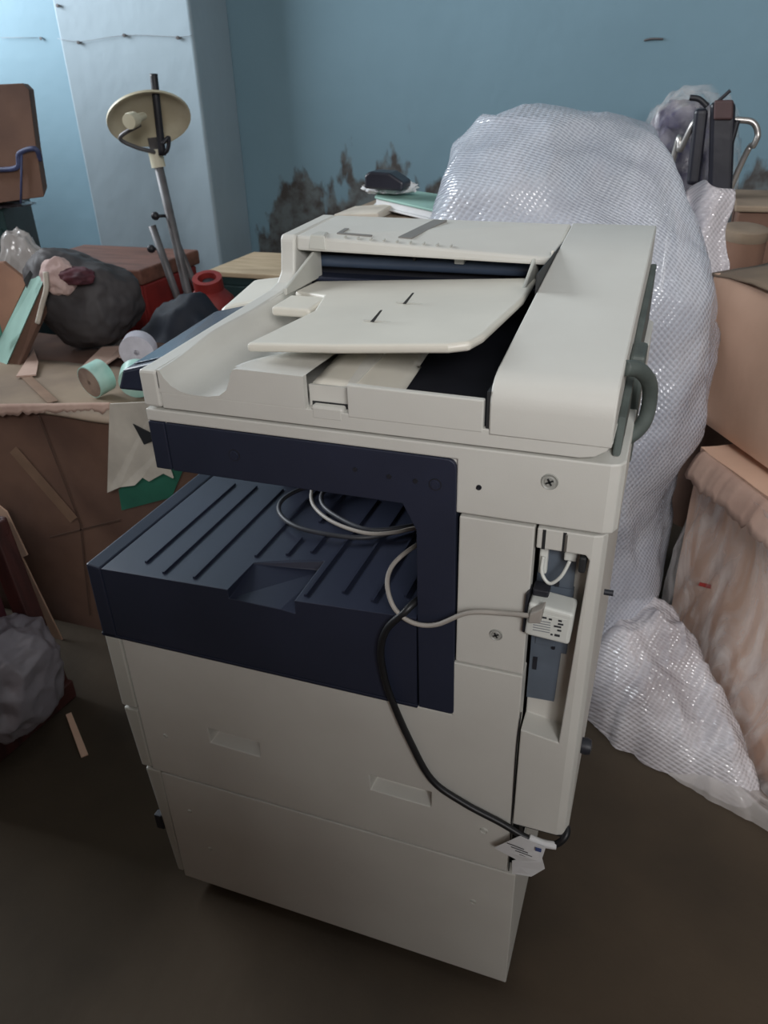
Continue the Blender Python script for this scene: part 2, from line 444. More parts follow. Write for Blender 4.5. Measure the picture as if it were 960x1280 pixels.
# ------------------------------------------------------------------ light: daylight through the windows, plus an added roof fill
def area(name, loc, size, rot, energy, col):
    l = bpy.data.lights.new(name, 'AREA'); l.shape = 'RECTANGLE'; l.size, l.size_y = size
    l.energy = energy; l.color = col
    o = bpy.data.objects.new(name, l); COL.objects.link(o); o.location = loc; o.rotation_euler = rot
    return o
area('daylight_window', (-4.09, (W[0] + W[1]) / 2, (W[2] + W[3]) / 2), (W[3] - W[2], W[1] - W[0]), (0, -PI / 2, 0), 205, (0.91, 0.97, 1.03))
area('daylight_window_behind', ((W2[0] + W2[1]) / 2, -2.29, (W2[2] + W2[3]) / 2), (W2[1] - W2[0], W2[3] - W2[2]), (PI / 2, 0, 0), 92, (1.0, 0.985, 0.985))
area('added_roof_fill', ((SK[0] + SK[1]) / 2, (SK[2] + SK[3]) / 2, 3.39), (SK[1] - SK[0], SK[3] - SK[2]), (0, 0, 0), 6, (1.0, 0.97, 0.92))  # overhead fill added to brighten the lid and the floor wrap
w = bpy.data.worlds.new('sky'); SC.world = w; w.use_nodes = True
w.node_tree.nodes['Background'].inputs['Color'].default_value = (0.75, 0.85, 1.0, 1)
w.node_tree.nodes['Background'].inputs['Strength'].default_value = 0.6

# ------------------------------------------------------------------ THE PHOTOCOPIER
pc = thing('photocopier', (-0.36, 0.28, 0), 'large cream and navy photocopier with a document feeder on top, standing on the floor', 'photocopier')
CR, NV = M['cream'], M['navy']
# inner steel body that shows as dark seams
b = MB()
b.box(-.704, -.09, .032, .55, .05, .41); b.box(-.704, -.045, .032, .55, .405, .575); b.box(-.57, -.04, .322, .55, .575, .884); b.box(-.225, -.04, .05, .55, .575, .884)
b.build('inner_frame', M['core'], pc)
# feet
for x, y in ((-.66, .06), (-.13, .06), (-.66, .5), (-.13, .5)):
    cb = MB(); cb.lathe([(0, -.012), (.024, -.012), (.026, 0), (.024, .012), (0, .012)], (x, y, .026), (1, 0, 0), 20)
    cb.box(x - .02, x + .02, y - .02, y + .02, .046, .06)
    cb.build('caster', M['dark'], pc, smooth=40)
# side panels
sp = MB().prism([(-.705, .306), (-.0985, .306), (-.0985, .6745), (-.186, .6745), (-.186, .586), (-.705, .586)], 'y', 0, .03).build('side_panel', CR, pc, bevel=.0015)
O = Vector(pc['_o'])
for (xa, xb, za, zb) in ((-.578, -.488, .406, .436), (-.308, -.213, .398, .428)):
    cut(sp, MB().hexa(((xa, -.01, za), (xb, -.01, za - .002), (xb - .004, .022, za + .005), (xa + .004, .022, za + .007)), ((xa, -.01, zb), (xb, -.01, zb - .002), (xb, .026, zb + .010), (xa, .026, zb + .012))))
MB().prism([(-.69, .03), (-.085, .03), (-.085, .302), (-.69, .302)], 'y', 0, .02).build('lower_side_panel', CR, pc, bevel=.0015)
MB().box(-.0875, -.085, .02, .54, .03, .302).build('pedestal_back_panel', CR, pc)
MB().prism([(-.183, .678), (-.0985, .678), (-.0985, .8865), (-.183, .8865)], 'y', 0, .02).build('upper_side_panel', CR, pc, bevel=.0015)
# front edge strips, seen beside the seam
MB().prism([(-.738, .44), (-.709, .44), (-.709, .584), (-.738, .584)], 'y', .001, .55).build('front_cover', M['cream2'], pc, bevel=.003)
MB().prism([(-.728, .306), (-.708, .306), (-.709, .436), (-.736, .436)], 'y', .001, .55).build('paper_drawer_front', M['cream2'], pc, bevel=.003)
MB().prism([(-.704, .04), (-.6925, .04), (-.6925, .302), (-.722, .302)], 'y', .001, .55).build('lower_drawer_front', M['cream2'], pc, bevel=.003)
MB().box(-.727, -.712, -.002, .012, .15, .185).build('drawer_catch', M['dark'], pc, bevel=.002)
# rear corner cover with the connector bay
rc = MB().prism([(-.0955, 0), (-.036, 0), (-.026, .004), (-.0215, .014), (-.0215, .55), (-.0955, .55)], 'z', .41, .8865).build('rear_corner_cover', CR, pc, bevel=.0015)
cut(rc, MB().prism([(-.0965, .588), (-.047, .58), (-.0375, .855), (-.042, .861), (-.0965, .861)], 'y', -.01, .036))
MB().box(-.0895, -.026, .02, .54, .385, .4095).build('rear_bottom_edge', M['core'], pc)
MB().box(-.0955, -.053, .03, .035, .795, .86).build('connector_plate', M['bluegrey'], pc)
cp = MB().prism([(-.0955, .70), (-.052, .70), (-.052, .795), (-.0955, .795)], 'y', .028, .035).build('connector_plate', M['bluegrey'], pc)
cp2 = MB().prism([(-.0955, .618), (-.0605, .62), (-.0585, .70), (-.0955, .70)], 'y', .029, .035).build('connector_plate', M['bluegrey'], pc)
for (x0, x1, z0, z1) in ((-.0935, -.073, .733, .739), (-.0565, -.05, .727, .731)): MB().box(x0, x1, .0265, .029, z0, z1).build('port_slot', M['dark'], pc)
MB().box(-.091, -.086, .027, .03, .667, .686).build('port_slot', M['dark'], pc)
MB().box(-.0905, -.067, .0265, .029, .708, .724).build('port_frame', M['bluegrey'], pc, bevel=.001)
MB().lathe([(0, 0), (.0022, 0), (.0022, .004), (0, .004)], (-.068, .0295, .707), (0, -1, 0), 12).build('port_screw', M['dark'], pc)
MB().box(-.074, -.069, .026, .029, .797, .803).build('port_slot', M['dark'], pc)
MB().box(-.0935, -.084, .02, .03, .815, .85).build('white_connector', M['white'], pc, bevel=.002)
MB().box(-.066, -.052, .016, .03, .84, .852).build('white_connector', M['white'], pc, bevel=.002)
MB().tube([(-.0885, .018, .84), (-.088, .012, .822), (-.078, .008, .812), (-.066, .008, .824), (-.059, .014, .842)], .0021, 8).build('white_wire', M['white'], pc, smooth=180)
MB().box(-.048, -.0405, -.001, .03, .838, .858).build('bay_clip', M['core'], pc, bevel=.002)
for x in (-.0895, -.0675): MB().box(x, x + .0036, -.0006, .004, .861, .8855).build('bay_groove', M['core'], pc)
MB().box(-.0655, -.0625, -.0012, .004, .862, .884).build('bay_latch', M['chrome'], pc, bevel=.0008)
MB().tube([(-.0965, -.001, .618), (-.0985, -.0015, .56), (-.0975, -.001, .45), (-.0955, -.001, .31)], .0009, 6).build('thin_black_wire', M['blackcable'], pc, smooth=180)
for p, r in ((at(722, 930, 'y', .08), .008), (at(757, 740, 'y', .15), .005), (at(840, 452, 'y', .16), .004)):
    pass
MB().lathe([(0, -.012), (.010, -.012), (.012, 0), (.010, .006), (0, .008)], (-.0145, .08, .506), (1, 0, 0), 18).build('rear_knob', M['dark'], pc, smooth=50)
MB().lathe([(0, -.012), (.004, -.012), (.004, .006), (0, .006)], (-.0155, .15, .717), (1, 0, 0), 14).build('rear_pin', M['dark'], pc, smooth=50)

# scanner deck
sd = MB().prism([(-.5815, 0), (-.028, 0), (-.018, .004), (-.0135, .014), (-.0135, .55), (-.02, .565), (-.5815, .565)], 'z', .8905, .9715).build('scanner_deck', CR, pc, bevel=.003)
cut(sd, MB().box(-.6, -.187, -.01, .0035, .88, .956))
# navy trim: band + post + tray front
def rounded(pts, r, k=5):
    out = []; n = len(pts)
    for i in range(n):
        p = Vector(pts[i]); rr = r.get(i, 0)
        if not rr: out.append(tuple(p)); continue
        a = (Vector(pts[i - 1]) - p).normalized(); c = (Vector(pts[(i + 1) % n]) - p).normalized()
        for j in range(k + 1):
            t = j / k; out.append(tuple(p + a * rr * (1 - t) ** 2 + c * rr * t ** 2))
    return out
nt_ = MB()
nt_.prism(rounded([(-.5555, .891), (-.5555, .9555), (-.1875, .9555), (-.1835, .588), (-.231, .588), (-.2335, .86), (-.25, .8925)], {2: .012, 3: .006}), 'y', -.0015, .02)
tr = nt_.build('side_trim', NV, pc, bevel=.0012)
MB().box(-.5805, -.5575, -.001, .02, .891, .9555).build('front_trim', NV, pc, bevel=.0015)
for x, z, r, nm, mm in ((-.463, .925, .0065, 'trim_plug', NV), (-.211, .923, .0062, 'trim_plug', NV), (-.306, .928, .0028, 'trim_hole', M['dark']), (-.234, .924, .003, 'trim_hole', M['dark']), (-.265, .925, .003, 'trim_hole', M['dark'])):
    MB().lathe([(0, .0012), (r * .75, .0012), (r * .8, .0004), (r, .0004), (r, -.002), (0, -.002)], (x, -.002, z), (0, -1, 0), 20).build(nm, mm, pc, smooth=40)
    if nm == 'trim_plug': MB().lathe([(r * 1.0, .0003), (r * 1.18, .0003), (r * 1.18, -.001), (r * 1.0, -.001), (r * 1.0, .0003)], (x, -.002, z), (0, -1, 0), 20).build('plug_ring', M['dark'], pc, smooth=40)
for x, z, r, nm in ((-.087, .944, .0085, 'panel_screw'), (-.134, .731, .0075, 'panel_screw'), (-.162, .926, .0028, 'panel_hole'), (-.135, .38, .0052, 'panel_plug'),
                (-.663, .395, .0042, 'panel_plug'), (-.647, .222, .004, 'panel_plug'), (-.145, .213, .0045, 'panel_plug'), (-.62, .135, .004, 'panel_plug')):
    mm = {'panel_screw': M['screwgrey'], 'panel_hole': M['dark'], 'panel_plug': M['cream2']}[nm]
    o = MB().lathe([(0, .0004), (r * .6, .001), (r * .7, .0002), (r * .85, .0002), (r, .0012), (r * 1.1, 0), (r * 1.1, -.002), (0, -.002)], (x, -.0003, z), (0, -1, 0), 20).build(nm, mm, pc, smooth=40)
    if nm == 'panel_screw':
        k = MB()
        for a in (0.5, 0.5 + PI / 2):
            c_, s_ = math.cos(a) * r * .5, math.sin(a) * r * .5; e = r * .1
            k.prism([(x - c_ + s_ * .2, z - s_ - c_ * .2), (x + c_ + s_ * .2, z + s_ - c_ * .2), (x + c_ - s_ * .2, z + s_ + c_ * .2), (x - c_ - s_ * .2, z - s_ + c_ * .2)], 'y', -.0022, -.0006)
        k.build('screw_slot', M['core'], o)

# output tray
tb = MB().prism([(-.7115, .590), (-.2345, .590), (-.2345, .732), (-.41, .7215), (-.7115, .7105)], 'y', 0, .32).build('output_tray', NV, pc, bevel=.003)
cut(tb, MB().hexa(((-.503, -.02, .700), (-.403, -.02, .699), (-.404, .095, .7085), (-.500, .07, .7165)), ((-.503, -.02, .76), (-.400, -.02, .76), (-.401, .115, .76), (-.488, .115, .76))))
MB().prism([(-.740, .583), (-.7135, .583), (-.7135, .7105), (-.7385, .714)], 'y', 0, .32).build('tray_front_edge', NV, pc, bevel=.003)
MB().box(-.741, -.233, .0, .32, .5825, .5885).build('tray_bottom_edge', NV, pc, bevel=.001)
def tray_z(x): return .7105 + (x + .7115) / (.7115 - .41) * .011 if x < -.41 else .7215 + (x + .41) / .1755 * .0105
for x, y0, y1 in ((-.655, .03, .29), (-.613, .012, .29), (-.563, .012, .29), (-.505, .085, .3), (-.462, .10, .15), (-.455, .2, .3), (-.43, .115, .17), (-.392, .012, .29), (-.345, .03, .30), (-.30, .02, .30), (-.262, .04, .3)):
    z = tray_z(x)
    MB().prism([(x - .0022, z - .002), (x + .0022, z - .002), (x + .0016, z + .0035), (x - .0016, z + .0035)], 'y', y0, y1).build('tray_rib', NV, pc)
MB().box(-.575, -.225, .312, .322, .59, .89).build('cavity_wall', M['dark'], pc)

# ---- document cover (lid)
def ys(*p): return list(p)
rim = MB().prism([(0, .9745), (0, 1.021), (.05, 1.0225), (.34, 1.036), (.372, 1.042), (.388, 1.055), (.394, 1.085), (.396, 1.103), (.402, 1.1095), (.56, 1.1155), (.572, 1.108), (.574, .9745)], 'x', -.582, -.557)
rim.build('cover_front_rim', CR, pc, bevel=.0035)
MB().prism([(-.5555, .9745), (-.06, .9745), (-.045, .9775), (-.034, .985), (-.0285, .9945), (-.5555, .9945)], 'y', .0008, .572).build('cover_base', CR, pc, bevel=.001)
# trough and raised shelf, one moulded section running away from the viewer
sec = [(-.5565, 1.0225), (-.5525, 1.0225), (-.547, 1.013), (-.539, 1.0045), (-.527, .9985), (-.512, .996), (-.49, .996), (-.474, .999), (-.464, 1.0065), (-.4585, 1.018), (-.4555, 1.027), (-.4515, 1.0325), (-.447, 1.0335), (-.364, 1.0325)]
MB().prism([(-.5565, .9945)] + sec + [(-.364, .9945)], 'y', .0005, .009).build('cover_near_wall', CR, pc, smooth=25)
far = [(-.5565, 1.034), (-.553, 1.031), (-.548, 1.018), (-.541, 1.008), (-.53, 1.001), (-.512, .999), (-.49, 1.0), (-.47, 1.0035), (-.455, 1.008), (-.44, 1.013), (-.42, 1.0195), (-.40, 1.025), (-.38, 1.0295), (-.36, 1.032)]
fs = spline([Vector((a, 0, b)) for a, b in far], 4); ns = spline([Vector((a, 0, b)) for a, b in sec], 4)
def floor_f(u, v):
    k = u * (len(fs) - 1); i = min(int(k), len(fs) - 2); t = k - i
    a = ns[i].lerp(ns[i + 1], t); c = fs[i].lerp(fs[i + 1], t)
    w = min(1, v / .35); w = w * w * (3 - 2 * w)
    p = a.lerp(c, w); p.y = .0085 + .43 * v; p.z -= .0004
    return p
tg_ = MB(); tg_.grid(floor_f, 60, 30); tg_.build('cover_trough', CR, pc, smooth=180)
# inner cheek of the rim rising to its top, further back
MB().prism([(.0005, 1.02), (.34, 1.0355), (.41, 1.0355), (.41, 1.0), (.0005, 1.0)], 'x', -.5565, -.5555).build('rim_cheek', CR, pc)
# latch recess
MB().box(-.364, -.3135, .014, .018, .99, 1.019).build('latch_back', CR, pc)
lt = MB().prism([(.0155, .99), (.0155, 1.012), (.03, 1.019), (.16, 1.027), (.16, .99)], 'x', -.362, -.3135).build('latch_shelf', CR, pc, smooth=30)
MB().box(-.361, -.316, .002, .014, .980, .9845).build('latch_gap', M['core'], pc)
MB().box(-.3575, -.3185, .0005, .013, .9825, .9995).build('cover_latch', CR, pc, bevel=.003)
MB().box(-.3605, -.3165, .0125, .0145, .982, 1.0).build('latch_gap', M['core'], pc)
MB().prism([(-.3125, .99), (-.1605, .99), (-.1605, 1.026), (-.3125, 1.028)], 'y', .0003, .009).build('cover_near_wall', CR, pc, bevel=.0015)
# output floor; the shade under the tray is put into its dark colour
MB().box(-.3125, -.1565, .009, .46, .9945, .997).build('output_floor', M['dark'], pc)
MB().grid and None
t_ = MB()
t_.grid(lambda u, v: (-.362 + .098 * u - .01 * v, .02 + .21 * v - .03 * (2 * u - 1) ** 2 * (v > .6), 1.018 + .012 * v - .016 * (u ** 3)), 10, 12)
t_.build('paper_stop_flap', M['tray'], pc, solid=.003, smooth=180)
# feeder
fd = MB().hexa(((-.5565, .40, 1.086), (-.156, .40, 1.080), (-.156, .572, 1.09), (-.5565, .572, 1.09)), ((-.5565, .402, 1.1085), (-.156, .402, 1.0905), (-.156, .562, 1.1125), (-.5565, .562, 1.1155)))
fd.build('feeder_lid', CR, pc, bevel=.004)
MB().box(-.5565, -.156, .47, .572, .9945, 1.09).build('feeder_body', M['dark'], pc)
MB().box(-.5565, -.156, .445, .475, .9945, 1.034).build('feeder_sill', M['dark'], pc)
MB().tube([(-.55, .452, 1.062), (-.16, .452, 1.062)], .010, 14, 0).build('feed_roller', M['glass'], pc, smooth=40)
MB().box(-.55, -.16, .42, .455, 1.036, 1.043).build('feed_guide_bar', M['navy'], pc, bevel=.002)
MB().box(-.312, -.297, .44, .462, 1.068, 1.082).build('feed_tab', M['white'], pc, bevel=.001)
MB().box(-.378, -.374, .44, .462, 1.07, 1.086).build('feed_tab', M['core'], pc)
MB().hexa(((-.535, .398, 1.089), (-.505, .398, 1.088), (-.512, .43, 1.1085), (-.53, .43, 1.109)), ((-.533, .401, 1.1105), (-.507, .401, 1.1095), (-.514, .425, 1.1115), (-.528, .425, 1.112))).build('lid_finger_rest', M['cream2'], pc, bevel=.002)
# embossed mark and dark strip on the feeder lid
zl = lambda x, y: 1.1085 + (-.5565 - x) * .045 * (1 - (y - .402) / .16) * 1.0 + (y - .402) / .16 * .0065
def decal(pts, nm, m, parent):
    q = MB(); q.slab([(x, y, zl(x, y) + .0032) for x, y in pts], .003); return q.build(nm, m, parent)
decal([(-.497, .424), (-.44, .424), (-.44, .430), (-.49, .430), (-.49, .458), (-.497, .458)], 'embossed_mark', M['mark'], pc)
decal([(-.398, .43), (-.376, .43), (-.352, .54), (-.374, .54)], 'lid_marking_strip', M['mark'], pc)
for k in range(9):
    x = -.478 + .021 * k
    decal([(x, .407), (x + .0015, .407), (x + .0015, .416), (x, .416)], 'embossed_tick', M['cream2'], pc)
# rear hinge cover
prof = [(0.0, .9885), (0.0, 1.018), (.002, 1.030), (.008, 1.040), (.018, 1.0465), (.035, 1.051), (.09, 1.058), (.24, 1.077), (.40, 1.0965), (.56, 1.1135), (.572, 1.108), (.574, .9885)]
MB().prism(prof, 'x', -.1545, -.0295).build('hinge_cover', CR, pc, bevel=.002, smooth=35)
MB().box(-.156, -.1545, .25, .57, 1.0, 1.1).build('hinge_seam', M['core'], pc)
MB().prism([(-.158, .9945), (-.1545, .9945), (-.1545, 1.035), (-.158, 1.035)], 'y', .003, .2).build('hinge_seam', M['core'], pc)
MB().box(-.17, -.146, .388, .402, 1.068, 1.076).build('hinge_step', M['cream2'], pc, bevel=.002)
MB().prism([(.385, 1.06), (.402, 1.06), (.415, 1.098), (.408, 1.1)], 'x', -.162, -.1585).build('lid_fin', M['tray'], pc, bevel=.001)
# rear side: hinge bracket, gap and thick scan hose
MB().prism([(.02, .972), (.55, .972), (.55, 1.06), (.30, 1.04), (.06, 1.0)], 'x', -.0295, -.021).build('hinge_side_plate', M['hose'], pc, bevel=.002)
MB().box(-.0295, -.012, .16, .22, .90, 1.035).build('hinge_bracket', M['hose'], pc, bevel=.004)
MB().tube([(-.03, .075, 1.048), (-.016, .088, 1.043), (-.004, .11, 1.022), (-.001, .12, .995), (-.004, .12, .972), (-.016, .118, .955), (-.03, .115, .95)], .0085, 12).build('scanner_hose', M['hose'], pc, smooth=180)
MB().lathe([(0, -.006), (.006, -.006), (.006, .006), (0, .006)], (-.004, .19, 1.0), (1, 0, 0), 14).build('hinge_bolt', M['chrome'], pc, smooth=40)
# document tray
def blend(a, b, t): return [a[i] + (b[i] - a[i]) * t for i in range(3)]
TN = Vector((-.07, .028, 1.0)).normalized(); TP = Vector((-.33, .2, 1.0575))
def on_tray(px, py):
    r = ROT @ Vector(((px - 480) / F, -(py - 640) / F, -1)); return CAM + r * ((TP - CAM).dot(TN) / r.dot(TN))
def tray_at(x, y): return TP.z + .07 * (x + .33) - .028 * (y - .2)
tp_ = [on_tray(307, 429), on_tray(420, 431), on_tray(560, 430), on_tray(588, 427), on_tray(606, 417), on_tray(655, 372)]
tp_ += [Vector((x, y, tray_at(x, y))) for x, y in ((-.180, .405), (-.533, .415), (-.533, .335), (-.470, .30))] + [on_tray(392, 388)]
dt = MB().slab([tuple(p) for p in tp_], .011)
dt.build('document_tray', M['tray'], pc, bevel=.0045, seg=3)
MB().prism([(.235, 1.028), (.30, 1.028), (.30, 1.043), (.235, 1.041)], 'x', -.522, -.463).build('tray_foot', M['tray'], pc, bevel=.004, seg=3)
MB().prism([(.305, 1.040), (.305, 1.050), (.41, 1.083), (.436, 1.083), (.436, 1.040)], 'x', -.536, -.531).build('paper_guide', M['cream2'], pc, bevel=.0015)
MB().prism([(.33, 1.056), (.33, 1.064), (.40, 1.089), (.435, 1.089), (.435, 1.053)], 'x', -.187, -.182).build('paper_guide', M['cream2'], pc, bevel=.0015)
for c in ((-.33, .135, tray_at(-.33, .135)), (-.322, .235, tray_at(-.322, .235))):
    k = MB(); k.prism([(c[0] - .004, c[2] + .0005), (c[0] + .0005, c[2] + .0005), (c[0] + .0115, c[2] + .015), (c[0] + .009, c[2] + .015)], 'y', c[1] - .001, c[1] + .0015)
    k.build('sensor_flag', M['core'], pc)
    MB().box(c[0] - .014, c[0] + .022, c[1] + .002, c[1] + .0036, c[2], c[2] + .0015).build('sensor_slot', M['cream2'], pc)
# control panel on the machine's front
MB().hexa(((-.655, .045, .972), (-.583, .04, .975), (-.583, .315, .99), (-.665, .30, .988)), ((-.642, .045, 1.000), (-.583, .045, 1.0165), (-.583, .318, 1.024), (-.655, .30, 1.010))).build('control_panel', NV, pc, bevel=.004)
MB().plate([(-.634, .06, 1.0035), (-.59, .06, 1.0155), (-.59, .30, 1.022), (-.644, .288, 1.0115)], (0, 0, .0015)).build('control_screen', M['glass'], pc, bevel=.0006)
MB().hexa(((-.66, .30, .99), (-.583, .318, .99), (-.583, .45, .99), (-.675, .44, .99)), ((-.648, .302, 1.014), (-.583, .32, 1.026), (-.583, .448, 1.040), (-.66, .44, 1.030))).build('panel_end_housing', M['tray'], pc, bevel=.012, seg=3)

# ------------------------------------------------------------------ adapter and cables on the copier
ad = thing('network_adapter', (-.072, .0, .745), 'small white network adapter box with a printed label plugged into the copier connector bay', 'adapter')
MB().prism([(-.099, .750), (-.0475, .7465), (-.0455, .790), (-.0965, .7955)], 'y', -.014, .021).build('housing', M['white'], ad, bevel=.004, seg=3)
MB().prism([(-.1025, .748), (-.0995, .748), (-.0975, .806), (-.1015, .802)], 'y', -.008, .012).build('black_side_cap', M['dark'], ad, bevel=.002)
MB().box(-.0955, -.077, .0, .02, .7965, .806).build('black_top_cap', M['dark'], ad, bevel=.002)
lb = MB().prism([(-.092, .7535), (-.0515, .751), (-.0505, .782), (-.0915, .785)], 'y', -.0146, -.0138).build('printed_label', M['white'], ad)
for k, (x0, x1, dz) in enumerate(((-.090, -.075, .0245), (-.0725, -.069, .0238), (-.062, -.058, .024), (-.062, -.056, .0195), (-.066, -.058, .0155), (-.062, -.0575, .0105), (-.069, -.0665, .003), (-.0645, -.0585, .0028))):
    MB().box(x0, x1, -.0152, -.0145, .7545 + dz, .7545 + dz + (.0022 if k != 7 else .003)).build('label_print', M['ink'], lb)
for dz in (.0195, .016, .0125, .009, .0055): MB().box(-.0895, -.070, -.0151, -.0145, .7545 + dz, .7545 + dz + .0012).build('label_print', M['faint'], lb)

gc = thing('network_cable', (-.3, .0, .745), 'pale grey data cable from the white adapter looping over the navy tray', 'cable')
path = [(-.097, -.021, .7815), (-.125, -.018, .779), (-.16, -.017, .7715), (-.20, -.016, .7625), (-.235, -.014, .7605), (-.252, -.006, .775), (-.262, .012, .795), (-.262, .03, .80), (-.245, .05, .805), (-.228, .07, .80)]
path = [(-.092, -.02, .783), (-.12, -.018, .7785), (-.165, -.016, .768), at(545, 781, 'y', -.013), at(515, 778, 'y', -.012), at(493, 760, 'y', -.006), at(484, 730, 'y', .01), at(492, 705, 'y', .04), at(520, 682, 'y', .08), at(548, 672, 'y', .12)]
MB().tube(path, .0030, 10).build('cable', M['greycable'], gc, smooth=180)
MB().hexa(((-.094, -.026, .776), (-.080, -.026, .779), (-.080, -.013, .779), (-.094, -.013, .776)), ((-.093, -.026, .789), (-.079, -.026, .800), (-.077, -.013, .803), (-.092, -.013, .791))).build('plug', M['greycable'], gc, bevel=.0015)
loop = [at(548, 660, 'z', 0.738), at(520, 660, 'z', 0.738), at(490, 666, 'z', 0.738), at(455, 666, 'z', 0.738), at(415, 652, 'z', 0.738), at(392, 632, 'z', 0.738), at(390, 612, 'z', 0.738), at(400, 590, 'z', 0.738), at(420, 575, 'z', 0.738)]
MB().tube(loop, .0030, 10).build('cable_loop', M['greycable'], gc, smooth=180)

dc = thing('coiled_cord', (-.4, .2, .74), 'dark cord coiled on the back of the navy output tray', 'cord')
l2 = [at(540, 655, 'z', 0.733), at(500, 664, 'z', 0.733), at(455, 672, 'z', 0.733), at(410, 668, 'z', 0.733), at(370, 658, 'z', 0.733), at(350, 642, 'z', 0.733), at(352, 626, 'z', 0.733), at(375, 612, 'z', 0.733), at(410, 604, 'z', 0.733), at(445, 600, 'z', 0.733)]
MB().tube(l2, .0036, 10).build('coil', M['darkcable'], dc, smooth=180)
l3 = [at(545, 648, 'z', 0.737), at(510, 658, 'z', 0.737), at(460, 662, 'z', 0.737), at(420, 645, 'z', 0.737), at(402, 628, 'z', 0.737), at(408, 612, 'z', 0.737), at(440, 605, 'z', 0.737), at(480, 600, 'z', 0.737)]
MB().tube(l3, .0036, 10).build('coil', M['darkcable'], dc, smooth=180)

bc = thing('power_cord', (-.3, -.01, .4), 'black power cord hanging down the copier side with a white paper tag near its end', 'cord')
pth = [at(545, 735, 'y', .05), at(522, 750, 'y', .01), at(505, 766, 'y', -.008), at(484, 786, 'y', -.010), at(476, 812, 'y', -.010), at(481, 848, 'y', -.009), at(492, 880, 'y', -.009), at(512, 925, 'y', -.008), at(540, 975, 'y', -.008), at(580, 1004, 'y', -.008), at(625, 1028, 'y', -.008), at(660, 1048, 'y', -.009), at(690, 1056, 'y', -.005), at(705, 1048, 'y', .0), at(709, 1035, 'y', .012), at(702, 1022, 'y', .03)]
MB().tube(pth, .0048, 10).build('cord', M['blackcable'], bc, smooth=180)
sl = MB(); sl.tube([at(661, 1047, 'y', -.010), at(678, 1054, 'y', -.008), at(695, 1057, 'y', -.005)], .0056, 10).build('tag_sleeve', M['paper'], bc, smooth=60)
p1 = [at(617, 1060, 'y', -.014), at(650, 1045, 'y', -.016), at(682, 1060, 'y', -.018), at(676, 1078, 'y', -.022), at(652, 1078, 'y', -.018)]
tg = MB().plate(p1, (0, .0006, 0)).build('paper_tag', M['paper'], bc)
p2 = [at(640, 1076, 'y', -.010), at(676, 1066, 'y', -.012), at(681, 1086, 'y', -.014), at(664, 1096, 'y', -.016), at(640, 1092, 'y', -.012)]
MB().plate(p2, (0, .0006, 0)).build('paper_tag', M['paper'], bc)
for k in range(4):
    a0, a1 = at(637 + 5 * k - 3, 1058 + 4.6 * k - 4, 'y', -.0175), at(655 + 5 * k, 1066 + 4.4 * k - 4, 'y', -.0195)
    MB().tube([a0, a1], .0005, 6, 0).build('tag_print', M['ink'], tg)
q = at(673, 1062, 'y', -.0195); MB().box(q.x - .004, q.x + .004, q.y - .001, q.y, q.z - .003, q.z + .003).build('tag_mark', M['blueink'], tg)

# ------------------------------------------------------------------ bubble-wrapped machine behind the copier
bw = thing('bubble_wrapped_machine', (-.22, 1.1, 0), 'tall machine shrouded in shiny bubble wrap standing behind the copier', 'wrapped machine')
MB().box(-.46, -.06, .86, 1.34, 0, .98).build('machine_body', M['innergrey'], bw, bevel=.03)
prof_r = [(0.0, .07), (.15, .065), (.30, .05), (.40, .045), (.47, .055), (.55, .07), (.62, .08), (.72, .085), (.82, .082), (.92, .07), (1.0, .045), (1.06, .015), (1.11, -.02), (1.16, -.055), (1.20, -.09), (1.23, -.15), (1.25, -.24), (1.262, -.32)]
prof_l = [(0.0, -.50), (.3, -.50), (.6, -.50), (.9, -.50), (1.0, -.495), (1.06, -.49), (1.11, -.485), (1.16, -.475), (1.19, -.46), (1.21, -.43), (1.235, -.40), (1.25, -.36), (1.262, -.33)]
def interp(t, z):
    for (z0, a), (z1, b_) in zip(t, t[1:]):
        if z0 <= z <= z1: return a + (b_ - a) * (z - z0) / (z1 - z0)
    return t[-1][1]
def shell(u, v):
    z = 1.262 * (1 - (1 - v) ** 1.6) if v > 0 else 0
    xl, xr = interp(prof_l, z), interp(prof_r, z)
    yc, hb = 1.1, .40 if z < .95 else .40 * max(0.03, 1 - ((z - .95) / .318) ** 2.2) ** .6
    a = 2 * PI * u
    cx, hw = (xl + xr) / 2, (xr - xl) / 2
    ca, sa = math.cos(a), math.sin(a)
    e = .62
    x = cx + hw * math.copysign(abs(ca) ** e, ca); y = yc + hb * math.copysign(abs(sa) ** e, sa)
    p = Vector((x, y, z))
    k = .02 * fbm(p * 4 + Vector((3, 1, 7))) + .02 * max(0, ridge(Vector((p.x * 6 + p.z * 2.5, p.y * 5, p.z * 2.2))) - .45) + .075 * (crump(p, 3.0) - .4) + .018 * (crump(p, 7) - .4)
    n = Vector((ca, sa, .5)).normalized()
    p += n * k * (1 if z < 1.24 else .4)
    p.z = max(p.z, .002)
    return p
sh = MB(); V = sh.grid(shell, 150, 110, close_u=True); sh.bm.faces.new(V[-1])
sh.build('bubble_wrap_cover', M['bubble'], bw, smooth=180)
# loose flap of wrap at its right shoulder
fl = MB()
A, B_, C_, D_ = at(838, 212, 'y', 1.28), at(917, 236, 'y', 1.22), at(906, 345, 'y', 1.16), at(852, 400, 'y', 1.12)
def flap(u, v):
    p = (A * (1 - u) + B_ * u) * (1 - v) + (D_ * (1 - u) + C_ * u) * v
    p = p + Vector((0, .02 * math.sin(u * 7 + v * 2), 0)) + Vector((.008 * math.sin(v * 9), 0, -.05 * max(0, 1 - abs(u - .28) / .22) * (1 - v)))
    return p + noise.noise_vector(p * 14) * .014
fl.grid(flap, 26, 26); fl.build('loose_wrap_flap', M['bubble2'], bw, smooth=180, solid=.002)

